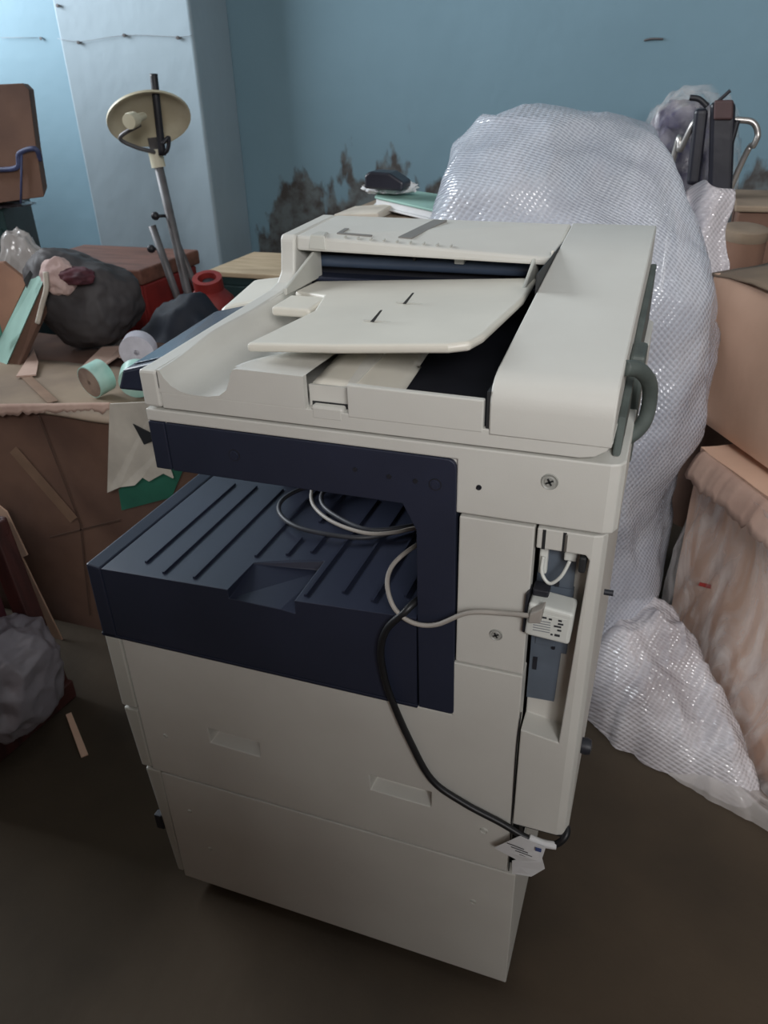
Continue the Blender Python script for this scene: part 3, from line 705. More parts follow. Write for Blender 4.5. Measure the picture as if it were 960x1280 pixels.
# bubble wrap bag and clear sheet on the floor
def zb(x, y, v):
    h = (.13 + .12 * max(0, min(1, (.30 - x) / .3))) * (.8 + .9 * max(0, min(1, (y - .66) / .22)))
    h *= max(0, 1 - v ** 4) ** .7
    return .004 + h * (.80 + .30 * fbm((x * 4, y * 4, 2))) + .09 * (crump((x, y, .3), 5) - .3) * min(1, h * 12) + .04 * (crump((x, y, .8), 12) - .3) * min(1, h * 12) + .012 * max(0, ridge((x * 16, y * 14, .7)) - .4)
hb_ = heap([(-.05, .70), (.0, .63), (.10, .58), (.20, .545), (.29, .52), (.335, .54), (.31, .62), (.25, .72), (.18, .82), (.11, .90), (.02, .88), (-.04, .80)], zb)
tag(hb_.build('bubble_wrap_bundle', M['bubble2'], smooth=180), 'crumpled pile of shiny bubble wrap on the floor beside the copier', 'bubble wrap')
def zc(x, y, v):
    h = .06 * max(0, 1 - v ** 4)
    return .004 + h * (.5 + .5 * fbm((x * 5, y * 5, 8))) + h * 1.1 * abs(crump((x, y, .9), 6) - .25) + .010 * max(0, ridge((x * 10 + y * 12, y * 4 - x * 4, 1.9)) - .2) + (.02 if v < .98 else 0) * v ** 2 * .3
hc_ = heap([(-.04, .70), (.01, .655), (.08, .60), (.16, .555), (.25, .51), (.36, .45), (.5, .40), (.58, .43), (.42, .49), (.31, .58), (.18, .63), (.08, .67), (.02, .73)], zc)
tag(hc_.build('clear_plastic_sheet', M['clear'], smooth=180), 'flattened sheet of clear plastic spread on the floor in front of the bubble wrap pile', 'plastic sheet')

# ------------------------------------------------------------------ cartons on the copier's back side
d1 = Vector((.49, -.872, 0)); d2 = Vector((.872, .49, 0))
lo = thing('wrapped_carton', (.35, .95, 0), 'brown cardboard carton wrapped in shiny stretch film under the other big carton', 'carton')
o0 = Vector((.122, .985, 0))
softbox(o0, (d1 * .52).xy, (d2 * .5).xy, .585, 22, .012, 6, .006, 3).build('carton', M['cardl'], lo, smooth=40)
def filmf(u, v):
    p = o0 + d1 * (.02 + .52 * u) - d2 * (.012 + .012 * math.sin(v * 5 + u * 3)) + Vector((0, 0, .03 + .55 * v))
    return p - d2 * (.012 * ridge((u * 9 - v * 3, v * 2.2, 4)) + .006)
fm = MB(); fm.grid(filmf, 60, 60); fm.build('stretch_film', M['film'], lo, smooth=180)
# torn flap along its top
tf = MB()
tf.grid(lambda u, v: o0 + d1 * (.03 + .48 * u) - d2 * (.012 + .035 * v) + Vector((0, 0, .588 - .055 * v * v + .012 * noise.noise(Vector((u * 17, 0, 2))) * v - .02 * v * abs(noise.noise(Vector((u * 31, 1, 2)))))), 50, 8)
tf.build('torn_flap', M['pink'], lo, solid=.003, smooth=180)
MB().prism([(o0.x + .04, .30), (o0.x + .07, .296), (o0.x + .072, .306), (o0.x + .042, .309)], 'y', .855, .8565).build('red_print', M['red'], lo)

up = thing('big_carton', (.35, 1.0, .6), 'large brown cardboard carton stacked on the film wrapped carton', 'carton')
o1 = Vector((.092, 1.135, .604))
softbox(o1, (d1 * .62).xy, (d2 * .5).xy, .325, 20, .010, 5, .02, 5).build('carton', M['cardl'], up, smooth=40)
tpf = MB(); tpf.grid(lambda u, v: o1 + d1 * (-.01 + .60 * u) + d2 * (-.006 + .30 * v) + Vector((0, 0, .332 + .014 * math.sin(u * 5) + .012 * v - .01 * (1 - v) ** 2 + .006 * noise.noise(Vector((u * 8, v * 5, 1))))), 24, 14)
tpf.build('top_flap', M['cardg'], up, solid=.004, smooth=180)
fw = MB(); fw.grid(lambda u, v: o1 + d1 * (.40 + .2 * u) + d2 * (-.035 + .22 * v * (1 - .3 * u)) + Vector((0, 0, .355 - .10 * (1 - v) ** 1.5 * (1) - .02 * u + .012 * noise.noise(Vector((u * 9, v * 9, 3))))), 24, 24)
fw.build('plastic_film', M['film'], up, solid=.001, smooth=180)

# paper rolls and box by the back
tr_ = thing('paper_roll', (.178, 1.72, 0), 'upright brown paper roll with a pale end behind the big carton', 'roll')
MB().lathe([(0, 0), (.06, 0), (.062, .02), (.062, .915), (.060, .92), (.02, .92), (0, .918)], (.178, 1.72, 0), (0, 0, 1), 32).build('roll', M['cardd'], tr_, smooth=40)
MB().lathe([(.022, .0), (.060, .0), (.063, .004), (.063, .03), (.058, .032), (.022, .030)], (.178, 1.72, .905), (.06, -.1, 1), 32).build('end_wrap', M['cardg'], tr_, smooth=40)
rb = thing('brown_box', (.33, 2.0, 0), 'tall brown box with a pale lid beside the folded chair', 'box')
MB().box(.16, .52, 1.86, 2.1, 0, .955).build('box_body', M['cardd'], rb, bevel=.006)
MB().grid and None
MB().slab([(.15, 1.85, .975), (.53, 1.85, .975), (.53, 2.11, .985), (.15, 2.11, .99)], .018).build('lid', M['cardg'], rb, bevel=.005)

# folded chair with black pads and bright tubes
ch = thing('folding_chair', (.03, 2.0, 0), 'folded chair with black pads and bright bent steel tubes against the teal wall', 'chair')
for pts in ([at(838, 212, 'y', 2.02), at(850, 188, 'y', 2.0), at(866, 156, 'y', 1.98), at(873, 148, 'y', 1.99)],
            [at(898, 150, 'y', 1.98), at(925, 150, 'y', 1.98), at(941, 153, 'y', 1.98), at(947, 165, 'y', 1.98), at(943, 180, 'y', 1.98), at(912, 238, 'y', 2.0)]):
    end = pts[-1] if pts[-1].z < pts[0].z else pts[0]
    if end is pts[0]: pts = [Vector((end.x - .10, end.y + .05, 0.01))] + pts
    else: pts = pts + [Vector((end.x - .22, end.y + .03, 0.01))]
    MB().tube(pts, .009, 10, 8).build('tube_frame', M['steel'], ch, smooth=180)
def pad(px0, py0, px1, py1, w, y, t, nm, m):
    a, b_ = at(px0, py0, 'y', y), at(px1, py1, 'y', y)
    k = MB(); k.hexa(((b_.x - w, y, b_.z), (b_.x + w, y, b_.z), (b_.x + w, y + t, b_.z), (b_.x - w, y + t, b_.z)), ((a.x - w, y, a.z), (a.x + w, y, a.z), (a.x + w, y + t, a.z), (a.x - w, y + t, a.z)))
    return k.build(nm, m, ch, bevel=.012, seg=3)
pad(877, 136, 866, 232, .019, 1.95, .05, 'backrest', M['seat'])
pad(904, 128, 900, 245, .034, 1.95, .06, 'seat', M['seat'])
pad(905, 125, 904, 150, .026, 1.935, .012, 'brown_tab', M['brownlid'])
MB().tube([at(896, 128, 'y', 1.96), at(904, 121, 'y', 1.96), at(913, 113, 'y', 1.96)], .005, 8).build('strap_end', M['blackpipe'], ch, smooth=180)
MB().tube([at(862, 122, 'y', 1.97), at(874, 124, 'y', 1.97), at(884, 133, 'y', 1.97)], .008, 8).build('strap_end', M['blackpipe'], ch, smooth=180)
MB().tube([at(922, 150, 'y', 1.96), at(912, 185, 'y', 1.96), at(900, 215, 'y', 1.96)], .008, 8).build('hinge_bar', M['blackpipe'], ch, smooth=180)
for s_ in (-.03, .09): MB().tube([(.01 + s_, 1.98, 1.02), (.01 + s_, 2.03, .01)], .009, 8, 0).build('leg', M['steel'], ch, smooth=180)
pb = thing('wrapped_bundle', (-.06, 2.2, 0), 'dark purple bundle in clear plastic film behind the folded chair', 'bundle')
c_ = at(848, 178, 'y', 2.2)
blob((c_.x + .01, 2.3, .62), (.155, .11, .62), .06, 3, 4, 0.002, 5, .04, 4, 3.2).build('bundle', M['purple'], pb, smooth=180)
blob((c_.x + .03, 2.3, .64), (.19, .13, .635), .05, 3, 9, 0.002, 5, .05, 5, 3.2).build('plastic_film', M['film2'], pb, smooth=180)

# papers on a carton behind the copier
ct = thing('support_carton', (-.7, 1.42, 0), 'brown carton behind the copier feeder carrying a white paper stack', 'carton')
softbox((-.845, 1.14, 0), (.30, 0), (0, .42), 1.012, 8, .004, 5, 0, 8).build('carton', M['cardg'], ct, smooth=40)
ps = thing('ring_binder', (-.68, 1.3, 1.02), 'pale white and mint binder of papers lying on the carton behind the copier', 'binder')
pa = [at(468, 240, 'y', 1.30), at(548, 262, 'y', 1.15), at(560, 240, 'y', 1.42), at(480, 224, 'y', 1.52)]
pz = [Vector((p.x, p.y, 1.052 - .010 * (i in (1, 2)))) for i, p in enumerate(pa)]
MB().slab([tuple(p) for p in pz], .006).build('cover', M['mint'], ps, bevel=.002)
MB().slab([tuple(p + Vector((.003, .004, -.006))) for p in pz], .016).build('pages', M['paper'], ps)
MB().slab([tuple(p + Vector((-.004, -.004, -.022))) for p in pz], .005).build('back_cover', M['paper'], ps, bevel=.002)
cr = blob(at(487, 236, 'y', 1.36) + Vector((0, 0, .006)), (.075, .05, .022), .2, 3, 3, 1.053, 4, .2, 4)
tag(cr.build('crumpled_paper', M['paper'], smooth=60), 'crumpled white paper on top of the binder', 'paper')
cap = MB(); cpn = at(482, 222, 'y', 1.31)
cap.prism([(cpn.x - .05, cpn.z - .024), (cpn.x + .055, cpn.z - .03), (cpn.x + .058, cpn.z - .008), (cpn.x + .02, cpn.z + .014), (cpn.x - .035, cpn.z + .017), (cpn.x - .048, cpn.z + .008)], 'y', 1.28, 1.35)
tag(cap.build('black_case', M['seat'], bevel=.006), 'small black case on the crumpled paper above the binder', 'case')
sc_ = MB(); a = at(427, 262, 'y', 1.2); sc_.hexa(((a.x - .01, 1.17, 1.0135), (a.x + .11, 1.17, 1.0135), (a.x + .11, 1.29, 1.0135), (a.x, 1.29, 1.0135)), ((a.x - .01, 1.17, 1.024), (a.x + .11, 1.17, 1.03), (a.x + .11, 1.29, 1.036), (a.x, 1.29, 1.028)))
tag(sc_.build('cardboard_scrap', M['cardw'], bevel=.003), 'pale folded cardboard scrap lying beside the binder', 'cardboard')

# ------------------------------------------------------------------ dish on a pipe stand
ds = thing('satellite_dish', (-1.72, 1.9, 0), 'cream satellite dish on a leaning pipe stand in front of the pale pier', 'satellite dish')
c = at(186, 147, 'y', 1.9); nrm = Vector((.42, -.45, -.79)).normalized()
R_ = .148
prof_d = [(0, .032), (.05, .030), (.09, .023), (.125, .010), (R_ - .006, -.003), (R_, -.004), (R_, -.012), (R_ - .01, -.010), (.125, .004), (.09, .017), (.05, .024), (0, .026)]
MB().lathe([(r, -h) for r, h in prof_d], c, nrm, 40).build('dish', M['dish'], ds, smooth=40)
lnb = at(161, 152, 'y', 1.70)
MB().lathe([(0, 0), (.024, 0), (.026, .01), (.024, .04), (.014, .05), (.012, .10), (0, .10)], lnb, (-.05, .75, .1), 20).build('receiver_head', M['dish'], ds, smooth=40)
MB().tube([lnb + Vector((.0, .06, -.012)), at(150, 172, 'y', 1.75), at(170, 184, 'y', 1.80), at(193, 190, 'y', 1.87)], .007, 8).build('feed_arm', M['pipe'], ds, smooth=180)
MB().tube([at(192, 92, 'y', 1.86), at(196, 130, 'y', 1.86), at(203, 194, 'y', 1.87)], .0135, 12).build('upper_pipe', M['blackpipe'], ds, smooth=180)
mt, mb_ = at(190, 172, 'y', 1.9), at(236, 372, 'y', 1.9); dirn = (mb_ - mt)
foot_ = mt + dirn * ((mt.z - .01) / (mt.z - mb_.z))
MB().tube([mt, mb_, foot_], .017, 12, 0).build('mast', M['pipe'], ds, smooth=180)
MB().lathe([(.018, -.03), (.026, -.03), (.026, .03), (.018, .03)], mt + dirn * .12, dirn, 16).build('clamp', M['dish'], ds, smooth=40)
s0, s1 = at(190, 282, 'y', 1.84), at(214, 350, 'y', 1.84); sd_ = s1 - s0
MB().tube([s0, s1, s0 + sd_ * ((s0.z - .01) / (s0.z - s1.z))], .0145, 12, 0).build('strut', M['pipe'], ds, smooth=180)
MB().tube([mt + dirn * .6, Vector((-1.82, 2.28, .01))], .012, 10, 0).build('strut', M['pipe'], ds, smooth=180)
for p in (at(194, 270, 'y', 1.86), at(189, 311, 'y', 1.83)): MB().lathe([(0, -.014), (.012, -.012), (.016, 0), (.012, .012), (0, .014)], p, (.3, -1, 0), 14).tube([p, p + Vector((.028, .035, -.004))], .006, 8, 0).build('knob', M['blackpipe'], ds, smooth=180)
MB().tube([at(203, 180, 'y', 1.85), at(211, 172, 'y', 1.87), at(209, 188, 'y', 1.87), at(202, 192, 'y', 1.87)], .007, 8).build('bracket', M['blackpipe'], ds, smooth=180)

# ------------------------------------------------------------------ wire and nails on the wall
wr = MB(); wr.tube([at(0, 47, 'y', 2.685)] + [at(48, 47, 'y', 2.685)], .0012, 6, 0)
tag(wr.build('wall_wire', M['wire'], smooth=180), 'short thin wire along the bright wall beside the pale pier', 'wire')
wr = MB(); wr.tube([at(x, y, 'y', 2.39) for x, y in ((72, 48), (100, 52), (157, 44), (224, 46), (240, 44))], .0011, 6, 3)
tag(wr.build('wall_wire', M['wire'], smooth=180), 'thin wire strung along the front of the pale pier', 'wire')
names = {0: 'bent nail at the top of the pale pier by its bright edge', 1: 'nail on the pale pier nearest its bright edge along the wire', 2: 'nail in the middle of the pale pier wire', 3: 'nail on the pale pier wire nearest the dark corner'}
for i, (x, y) in enumerate(((74, 6), (100, 52), (157, 43), (224, 46))):
    p = at(x, y, 'y', 2.4); k = MB()
    k.lathe([(0, 0), (.003, 0), (.003, .016), (.007, .017), (.007, .020), (0, .021)], p + Vector((0, .006, 0)), (0, -1, -.2), 10)
    k.tube([p + Vector((-.014, -.004, -.004)), p + Vector((0, -.008, -.007)), p + Vector((.014, -.004, -.003))], .002, 8)
    tag(k.build('nail', M['pipe'], smooth=50), names[i], 'nail', 'nails along the wall wire')
p = at(53, 47, 'y', 2.7); k = MB(); k.lathe([(0, 0), (.003, 0), (.003, .016), (.007, .017), (.007, .020), (0, .021)], p + Vector((0, .006, 0)), (0, -1, -.2), 10)
tag(k.build('nail', M['pipe'], smooth=50), 'nail at the wire end on the bright wall beside the pier', 'nail', 'nails along the wall wire')
p = at(818, 50, 'y', 2.7); k = MB(); k.tube([p + Vector((-.035, -.003, .0)), p + Vector((-.01, -.008, .004)), p + Vector((.03, -.003, .002))], .0035, 8)
tag(k.build('wall_bracket', M['pipe'], smooth=180), 'small grey bracket on the teal wall above the bubble wrap', 'bracket')

# ------------------------------------------------------------------ cluttered corner: big carton and what lies on it
bx = thing('crushed_carton', (-1.4, .9, 0), 'big crushed brown carton with tape and clutter on top, standing on the floor', 'carton')
softbox((-1.95, .60, 0), (1.02, 0), (0, .55), .652, 26, .022, 3.2, .008, 11).build('carton', M['cardd'], bx, smooth=50)
ft = MB(); ft.grid(lambda u, v: Vector((-1.9 + .95 * u, .585 + .30 * v, .664 + .006 * noise.noise(Vector((u * 6, v * 4, 3))) - .012 * (1 - v) ** 4)), 40, 12)
ft.build('top_flap', M['cardg'], bx, solid=.006, smooth=180)
def tape(p0, p1, w, y):
    a, b_ = at(*p0, 'y', y), at(*p1, 'y', y); d = (b_ - a).normalized(); n = Vector((-d.z, 0, d.x)) * w
    return MB().plate([a - n, b_ - n, b_ + n, a + n], (0, .0012, 0))
tape((16, 562), (92, 650), .016, .572).build('tape_strip', M['tapecol'], bx)
tape((48, 520), (100, 655), .0018, .575).build('fold_crease', M['cardx'], bx)
tape((100, 655), (112, 770), .002, .575).build('fold_crease', M['cardx'], bx)
tape((62, 672), (150, 650), .002, .575).build('fold_crease', M['cardx'], bx)
tt = MB(); a, b_ = at(32, 470, 'z', .672), at(66, 502, 'z', .672); d = (b_ - a).normalized(); n = Vector((-d.y, d.x, 0)) * .012
tt.slab([tuple(a - n), tuple(b_ - n), tuple(b_ + n), tuple(a + n)], .001); tt.build('tape_strip', M['tapecol'], bx)
pf = MB(); pf.grid(lambda u, v: at(-6 + 144 * u, 505 + (16 - 8 * u + 7 * noise.noise(Vector((u * 6, 0, 1))) + 4 * noise.noise(Vector((u * 23, 0, 4)))) * v - 2 * u, 'y', .572 - .004 * v), 60, 4)
pf.build('torn_pink_edge', M['pink'], bx, solid=.002, smooth=180)
gl = MB().plate([at(148, 612, 'y', .574), at(172, 594, 'y', .574), at(232, 580, 'y', .574), at(214, 622, 'y', .574), at(152, 638, 'y', .574)], (0, .002, 0))
gl.build('green_print', M['green'], bx)
tw = MB().plate([at(137, 505, 'y', .552), at(196, 502, 'y', .55), at(203, 560, 'y', .545), at(216, 598, 'y', .54), at(204, 592, 'y', .541), at(186, 602, 'y', .54), at(178, 597, 'y', .541), at(168, 607, 'y', .54), at(150, 609, 'y', .543), at(134, 616, 'y', .545)], (0, .004, 0)).build('torn_white_flap', M['cardw'], bx)
tw['label'] = 'torn white flap'
MB().plate([at(166, 530, 'y', .544), at(186, 540, 'y', .542), at(194, 543, 'y', .541), at(190, 552, 'y', .541), at(180, 556, 'y', .541)], (0, .002, 0)).build('torn_hole', M['core'], tw)

def roll(p, r, w, d, mats, label):
    t = thing('tape_roll', p, label, 'tape roll', 'tape rolls on the crushed carton')
    d = Vector(d).normalized(); p = Vector(p)
    MB().lathe([(r * .36, -w / 2), (r, -w / 2), (r, w / 2), (r * .36, w / 2), (r * .36, -w / 2)], p, d, 32).build('tape', mats[0], t, smooth=40)
    MB().lathe([(r * .16, -w / 2 - .001), (r * .93, -w / 2 - .001), (r * .93, -w / 2 + .002), (r * .16, -w / 2 + .002), (r * .16, -w / 2 - .001)], p, d, 32).build('core', mats[1], t, smooth=40)
    return t
roll((-1.255, .690, .7115), .040, .045, (.25, .95, .15), (M['minttape'], M['tapeface']), 'mint green tape roll with a brown core standing on the crushed carton')
roll((-1.158, .715, .7125), .041, .040, (-.45, .85, .2), (M['minttape'], M['minttape']), 'pale mint tape roll beside the copier below the white roll')
roll((-1.285, .90, .7165), .045, .04, (-.35, .9, .1), (M['whitetape'], M['whitetape']), 'white ringed tape roll next to the copier control panel')

def scrap(pts, z, nm, m, label, t=.004, lift=0):
    q = MB(); q.slab([tuple(at(x, y, 'z', z) + Vector((0, 0, lift * (i % 2)))) for i, (x, y) in enumerate(pts)], t)
    return tag(q.build(nm, m), label, 'cardboard')
scrap([(20, 470), (42, 436), (48, 452), (45, 468)], .676, 'cardboard_flap', M['pink'], 'pinkish cardboard flap between the mint carton and the black bag')
scrap([(98, 462), (128, 436), (152, 432), (150, 446), (125, 460)], .676, 'cardboard_flap', M['pink'], 'pinkish cardboard flap under the lower rim of the black bag', .004, .006)
scrap([(148, 446), (160, 428), (174, 430), (168, 444)], .676, 'cardboard_flap', M['pink'], 'small cardboard flap between the black bag and the white tape roll')

sk = thing('black_bag', (-1.55, .99, .66), 'bulging black plastic bag lying on the crushed carton', 'bag')
bgc = at(116, 402, 'y', 1.05)
bg = blob((bgc.x, 1.05, .80), (.155, .12, .135), .16, .9, 21, None, 6, 0, 1.7, 2.1, .06, 1.3)
for v in bg.bm.verts:
    t = (v.co.z - .70) / .22
    v.co.x += -.05 * max(0, t) ** 1.5 * (1 if v.co.x < bgc.x + .08 else .4)
    v.co.z += .012 * math.sin(9 * (v.co.x - v.co.z * .6) + 4 * v.co.y) * max(0, t)
    v.co.z = max(v.co.z, .673)
bg.build('bag', M['bag'], sk, smooth=180)
blob(at(96, 345, 'y', .95), (.05, .035, .022), .2, 2, 6, None, 4, 0, 3, 2.0, .2, 2).build('bag_mouth', M['maroon'], sk, smooth=180)
pkc = blob(at(74, 346, 'y', .95), (.05, .035, .05), .12, 1.4, 12, None, 5, 0, 2, 2.0, .2, 2)
tag(pkc.build('pink_cloth', M['pinkcloth'], smooth=180), 'pale pink cloth bundled at the top of the black bag', 'cloth')
mo = thing('mint_carton', (-1.66, .85, .66), 'open carton with a mint green side leaning at the edge of the pile', 'carton')
qa = [at(-30, 500, 'y', .80), at(2, 470, 'y', .80), at(54, 352, 'y', .92), at(48, 345, 'y', .95), at(36, 350, 'y', .95), at(-12, 448, 'y', .86)]
MB().plate(qa, (-.01, .02, 0)).build('mint_side', M['mint'], mo, bevel=.002)
MB().plate([at(-40, 420, 'y', .96), at(-8, 440, 'y', .88), at(34, 352, 'y', .97), at(4, 328, 'y', 1.0), at(-40, 330, 'y', 1.0)], (-.01, .02, 0)).build('brown_side', M['card'], mo, bevel=.002)
MB().plate([at(2, 474, 'y', .805), at(22, 462, 'y', .82), at(56, 385, 'y', .92), at(60, 345, 'y', .95), at(54, 352, 'y', .935)], (.0, .02, 0)).build('inner_side', M['cardd'], mo)
MB().tube([at(57, 340, 'y', .90), at(58, 360, 'y', .895), at(53, 380, 'y', .89), at(47, 404, 'y', .88)], .007, 6).build('torn_edge', M['cardw'], mo, smooth=180)
MB().plate([at(30, 350, 'y', .915), at(38, 338, 'y', .93), at(41, 343, 'y', .93), at(34, 360, 'y', .915)], (0, -.002, 0)).build('dark_print', M['core'], mo)
MB().plate([at(-12, 415, 'y', .845), at(0, 405, 'y', .845), at(3, 418, 'y', .835), at(-4, 428, 'y', .835)], (0, -.003, 0)).build('green_print', M['green'], mo)

pl = blob(at(28, 318, 'y', 1.12) + Vector((0, 0, -.06)), (.07, .06, .125), .12, 1.6, 17, None, 5, 0, 2, 2.0, .3, 2.2)
tag(pl.build('plastic_scrap', M['clear'], smooth=180), 'grey clear plastic scrap heaped behind the mint carton', 'plastic')

# cabinet outside the frame carrying the hung cardboard
cb = thing('green_cabinet', (-2.05, 1.45, 0), 'dark green cabinet under the brown carton with the blue strap', 'cabinet')
gx = at(10, 290, 'y', 1.22).x
MB().prism([(gx - .4, 1.22), (gx, 1.22), (gx - .26, 1.62), (gx - .66, 1.62)], 'z', 0, 1.0).build('body', M['darkgreen'], cb, bevel=.006)
MB().box(gx - .38, gx - .02, 1.212, 1.222, .1, .95).build('door', M['darkgreen'], cb, bevel=.003)
uc = thing('brown_carton', (-1.98, 1.4, 1.0), 'brown carton with a blue strap high on the dark green cabinet', 'carton')
pts = [at(-60, 262, 'y', 1.2), at(55, 246, 'y', 1.2), at(46, 190, 'y', 1.2), at(36, 112, 'y', 1.2), at(28, 104, 'y', 1.2), at(-60, 108, 'y', 1.2)]
MB().plate(pts, (-.16, .2, 0)).build('carton', M['cardd'], uc, bevel=.002)  # backlit shade is put into the colour by the darker cardboard
MB().tube([at(-20, 212, 'y', 1.19), at(20, 210, 'y', 1.19), at(24, 192, 'y', 1.19), at(44, 186, 'y', 1.19), at(50, 200, 'y', 1.21)], .007, 8).build('strap', M['strap'], uc, smooth=180)
MB().tube([at(27, 192, 'y', 1.19), at(26, 254, 'y', 1.19)], .003, 8, 0).build('strap', M['strap'], uc, smooth=180)
blob(at(0, 262, 'y', 1.32), (.12, .08, .03), .3, 3, 3, 1.002, 4, .2, 4).build('hanging_plastic', M['greybag'], uc, smooth=180)

# red chest, canister, green box with board, dark sheet
rcst = thing('red_chest', (-2.15, 1.95, 0), 'red chest with a brown wooden lid behind the black bag', 'chest')
MB().box(-2.46, -1.90, 1.78, 2.16, 0, .655).build('body', M['red'], rcst, bevel=.01)
MB().box(-2.48, -1.89, 1.76, 2.18, .657, .715).build('lid', M['wood'], rcst, bevel=.008)
MB().box(-2.30, -2.05, 1.765, 1.78, .50, .60).build('dark_panel', M['core'], rcst, bevel=.004)
for x in (-2.0, -1.93): MB().box(x, x + .03, 1.766, 1.78, .30, .655).build('red_rib', M['red'], rcst, bevel=.004)
cn = thing('red_canister', (-1.62, 1.80, 0), 'rounded red metal canister by the dark green box', 'canister')
MB().lathe([(0, 0), (.09, 0), (.10, .03), (.10, .56), (.085, .62), (.05, .655), (0, .66)], (-1.62, 1.80, 0), (0, 0, 1), 32).build('body', M['red'], cn, smooth=40)
MB().lathe([(.035, -.02), (.055, -.02), (.055, .06), (.035, .06), (.035, -.02)], (-1.62, 1.80, .64), (.1, -.3, 1), 24).build('collar', M['red'], cn, smooth=40)
MB().lathe([(0, -.02), (.022, -.02), (.022, .035), (0, .04)], (-1.62, 1.80, .65), (.1, -.2, 1), 16).build('valve', M['blackpipe'], cn, smooth=40)
MB().lathe([(0, 0), (.03, 0), (.032, .012), (0, .014)], (-1.60, 1.70, .585), (.1, -1, .15), 20).build('dark_badge', M['core'], cn, smooth=40)
gb = thing('green_box', (-1.42, 2.2, 0), 'dark green box topped by a pale board in the wall corner', 'box')
MB().box(-1.74, -1.15, 2.0, 2.38, 0, .62).build('body', M['darkgreen'], gb, bevel=.008)
MB().box(-1.75, -1.14, 1.99, 2.395, .652, .672).build('pale_board', M['palewood'], gb, bevel=.003)
MB().box(-1.72, -1.17, 2.0, 2.38, .62, .652).build('dark_lid', M['darkgreen'], gb, bevel=.003)
ts = blob(at(232, 425, 'y', 1.45) + Vector((.02, 0, -.24)), (.24, .2, .36), .10, 1.8, 8, 0.002, 5, 0, 2, 2.0, .2, 2)
tag(ts.build('dark_blue_sheet', M['tarp'], smooth=180), 'dark blue crumpled sheet heaped behind the copier control panel', 'sheet')

# unseen carton stacks added to block light, under the window and behind the viewer
pile = (
        ((-3.80, .60, 0), (.85, 0), (0, 1.2), .56, 'unseen brown carton added under the window to shade the pier, lowest of its stack'),
        ((-3.78, .63, .567), (.82, 0), (0, 1.15), .54, 'unseen brown carton added under the window to shade the pier, middle of its stack'),
        ((-3.80, .61, 1.114), (.80, 0), (0, 1.16), .54, 'unseen brown carton added under the window to shade the pier, topmost of its stack'),
        ((-1.05, -1.62, 0), (.78, 0), (0, .45), .80, 'unseen brown carton added behind the viewer to block light, foot of the stack, far from the door wall'),
        ((-.24, -1.60, 0), (.80, 0), (0, .44), .80, 'unseen brown carton added behind the viewer to block light, foot of the stack, nearest the wrapped cartons'),
        ((-1.02, -1.60, .807), (.74, 0), (0, .42), .76, 'unseen brown carton added behind the viewer to block light, top of the stack, far from the door wall'),
        ((-.24, -1.58, .807), (.79, 0), (0, .40), .74, 'unseen brown carton added behind the viewer to block light, top of the stack, nearest the wrapped cartons'))
for i, (o_, u_, v_, h_, lab) in enumerate(pile):
    tag(softbox(o_, u_, v_, h_, 8, .004, 4, .004, 20 + i).build('blocker_carton', M['card'], smooth=40), lab, 'carton', 'unseen cartons added as light blockers')

# ------------------------------------------------------------------ dark red crate with a grey bag near the viewer
cra = thing('wooden_crate', (-1.5, .2, 0), 'dark red wooden crate frame holding a grey plastic bag, on the floor', 'crate')
def beam(a, b_, w, nm='rail', m=None):
    a, b_ = Vector(a), Vector(b_); d = (b_ - a).normalized(); u = d.orthogonal().normalized(); v = d.cross(u)
    if abs(d.z) < .9: u = Vector((-d.y, d.x, 0)).normalized(); v = Vector((0, 0, 1))
    else: u = Vector((1, 0, 0)); v = Vector((0, 1, 0))
    q = MB(); q.hexa([a - u * w - v * w, a + u * w - v * w, a + u * w + v * w, a - u * w + v * w], [b_ - u * w - v * w, b_ + u * w - v * w, b_ + u * w + v * w, b_ - u * w + v * w])
    return q.build(nm, m or M['redwood'], cra, bevel=.004)
beam((-1.262, .335, 0), (-1.318, .345, .50), .022, 'post'); beam((-1.30, .02, 0), (-1.34, .03, .50), .022, 'post')
beam((-1.8, .335, 0), (-1.8, .345, .50), .022, 'post'); beam((-1.8, .02, 0), (-1.8, .03, .50), .022, 'post')
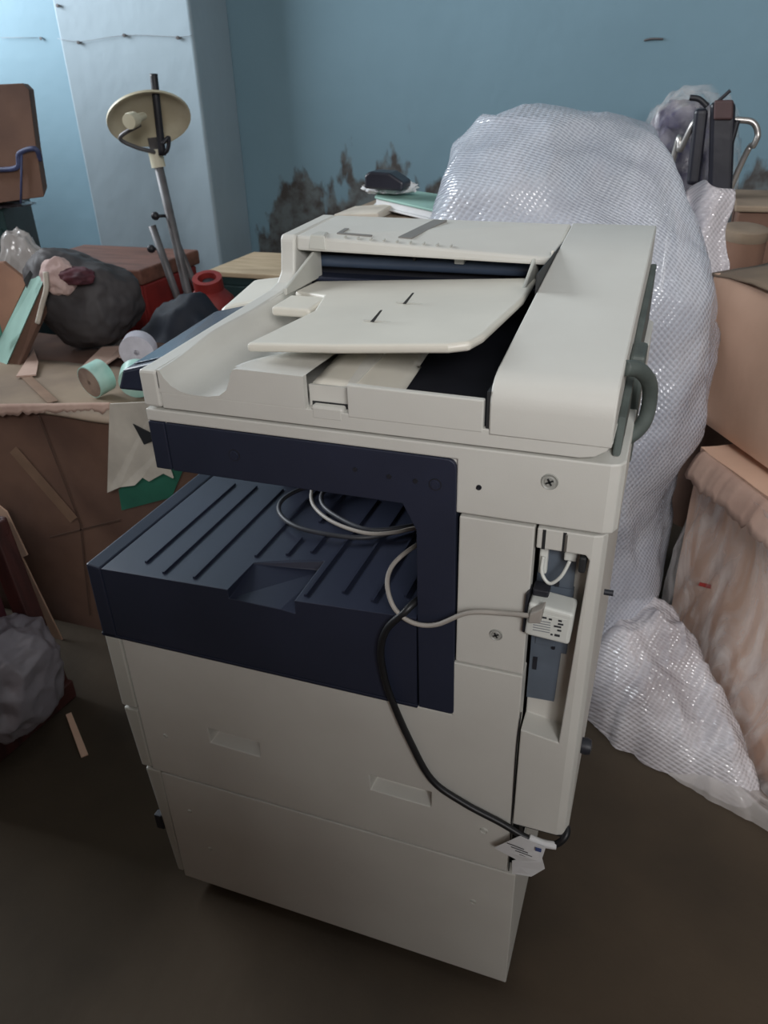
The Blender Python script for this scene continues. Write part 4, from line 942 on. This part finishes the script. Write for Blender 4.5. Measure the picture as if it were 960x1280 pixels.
beam((-1.258, .36, .03), (-1.292, -.02, .03), .026); beam((-1.31, .36, .48), (-1.345, 0, .48), .02)
beam((-1.26, .335, .03), (-1.82, .335, .03), .024); beam((-1.31, .345, .48), (-1.82, .345, .48), .02)
beam((-1.30, .02, .03), (-1.82, .02, .03), .024); beam((-1.34, .03, .48), (-1.82, .03, .48), .02)
MB().box(-1.80, -1.335, .035, .32, .06, .45).build('inner_panel', M['maroon'], cra)
gq = at(8, 850, 'y', .2)
gbg = blob((gq.x, .2, gq.z + .01), (.09, .125, .125), .08, 1.6, 14, .062, 6, 0, 3.2, 2.3, .30, 2.3)
tag(gbg.build('grey_bag', M['greybag'], smooth=180), 'crumpled grey plastic bag bulging out of the dark red crate', 'bag')
st = MB(); st.slab([tuple(at(x, y, 'z', .006)) for x, y in ((82, 893), (89, 890), (110, 942), (101, 946))], .005)
tag(st.build('cardboard_strip', M['cardl'], bevel=.001), 'pale cardboard strip on the floor at the foot of the red crate', 'cardboard')
st = MB(); st.plate([at(-4, 630, 'y', .50), at(8, 640, 'y', .50), at(34, 694, 'y', .50), at(22, 700, 'y', .50), at(-6, 668, 'y', .50)], (0, .004, 0))
q0 = at(28, 698, 'y', .50); st.plate([(q0.x - .03, .50, q0.z), (q0.x, .50, q0.z), (q0.x + .02, .53, 0), (q0.x - .01, .53, 0)], (0, .004, 0))
tag(st.build('cardboard_strip', M['cardl']), 'pale cardboard strip leaning between the red crate and the crushed carton', 'cardboard')
tr2 = MB(); p = at(27, 735, 'y', .50); tr2.plate([(p.x - .014, .5, p.z + .012), (p.x + .02, .5, p.z), (p.x - .008, .5, p.z - .014)], (0, .002, 0))
k = tr2.build('paper_scrap', M['paper']); tag(k, 'tiny white paper scrap stuck at the foot of the crushed carton', 'paper')

for o in SC.objects:
    if '_o' in o: del o['_o']

# ------------------------------------------------------------------ colour management
vs = SC.view_settings
vs.view_transform = 'Standard'; vs.look = 'None'; vs.gamma = 1; vs.use_curve_mapping = False
vs.exposure = 0.0
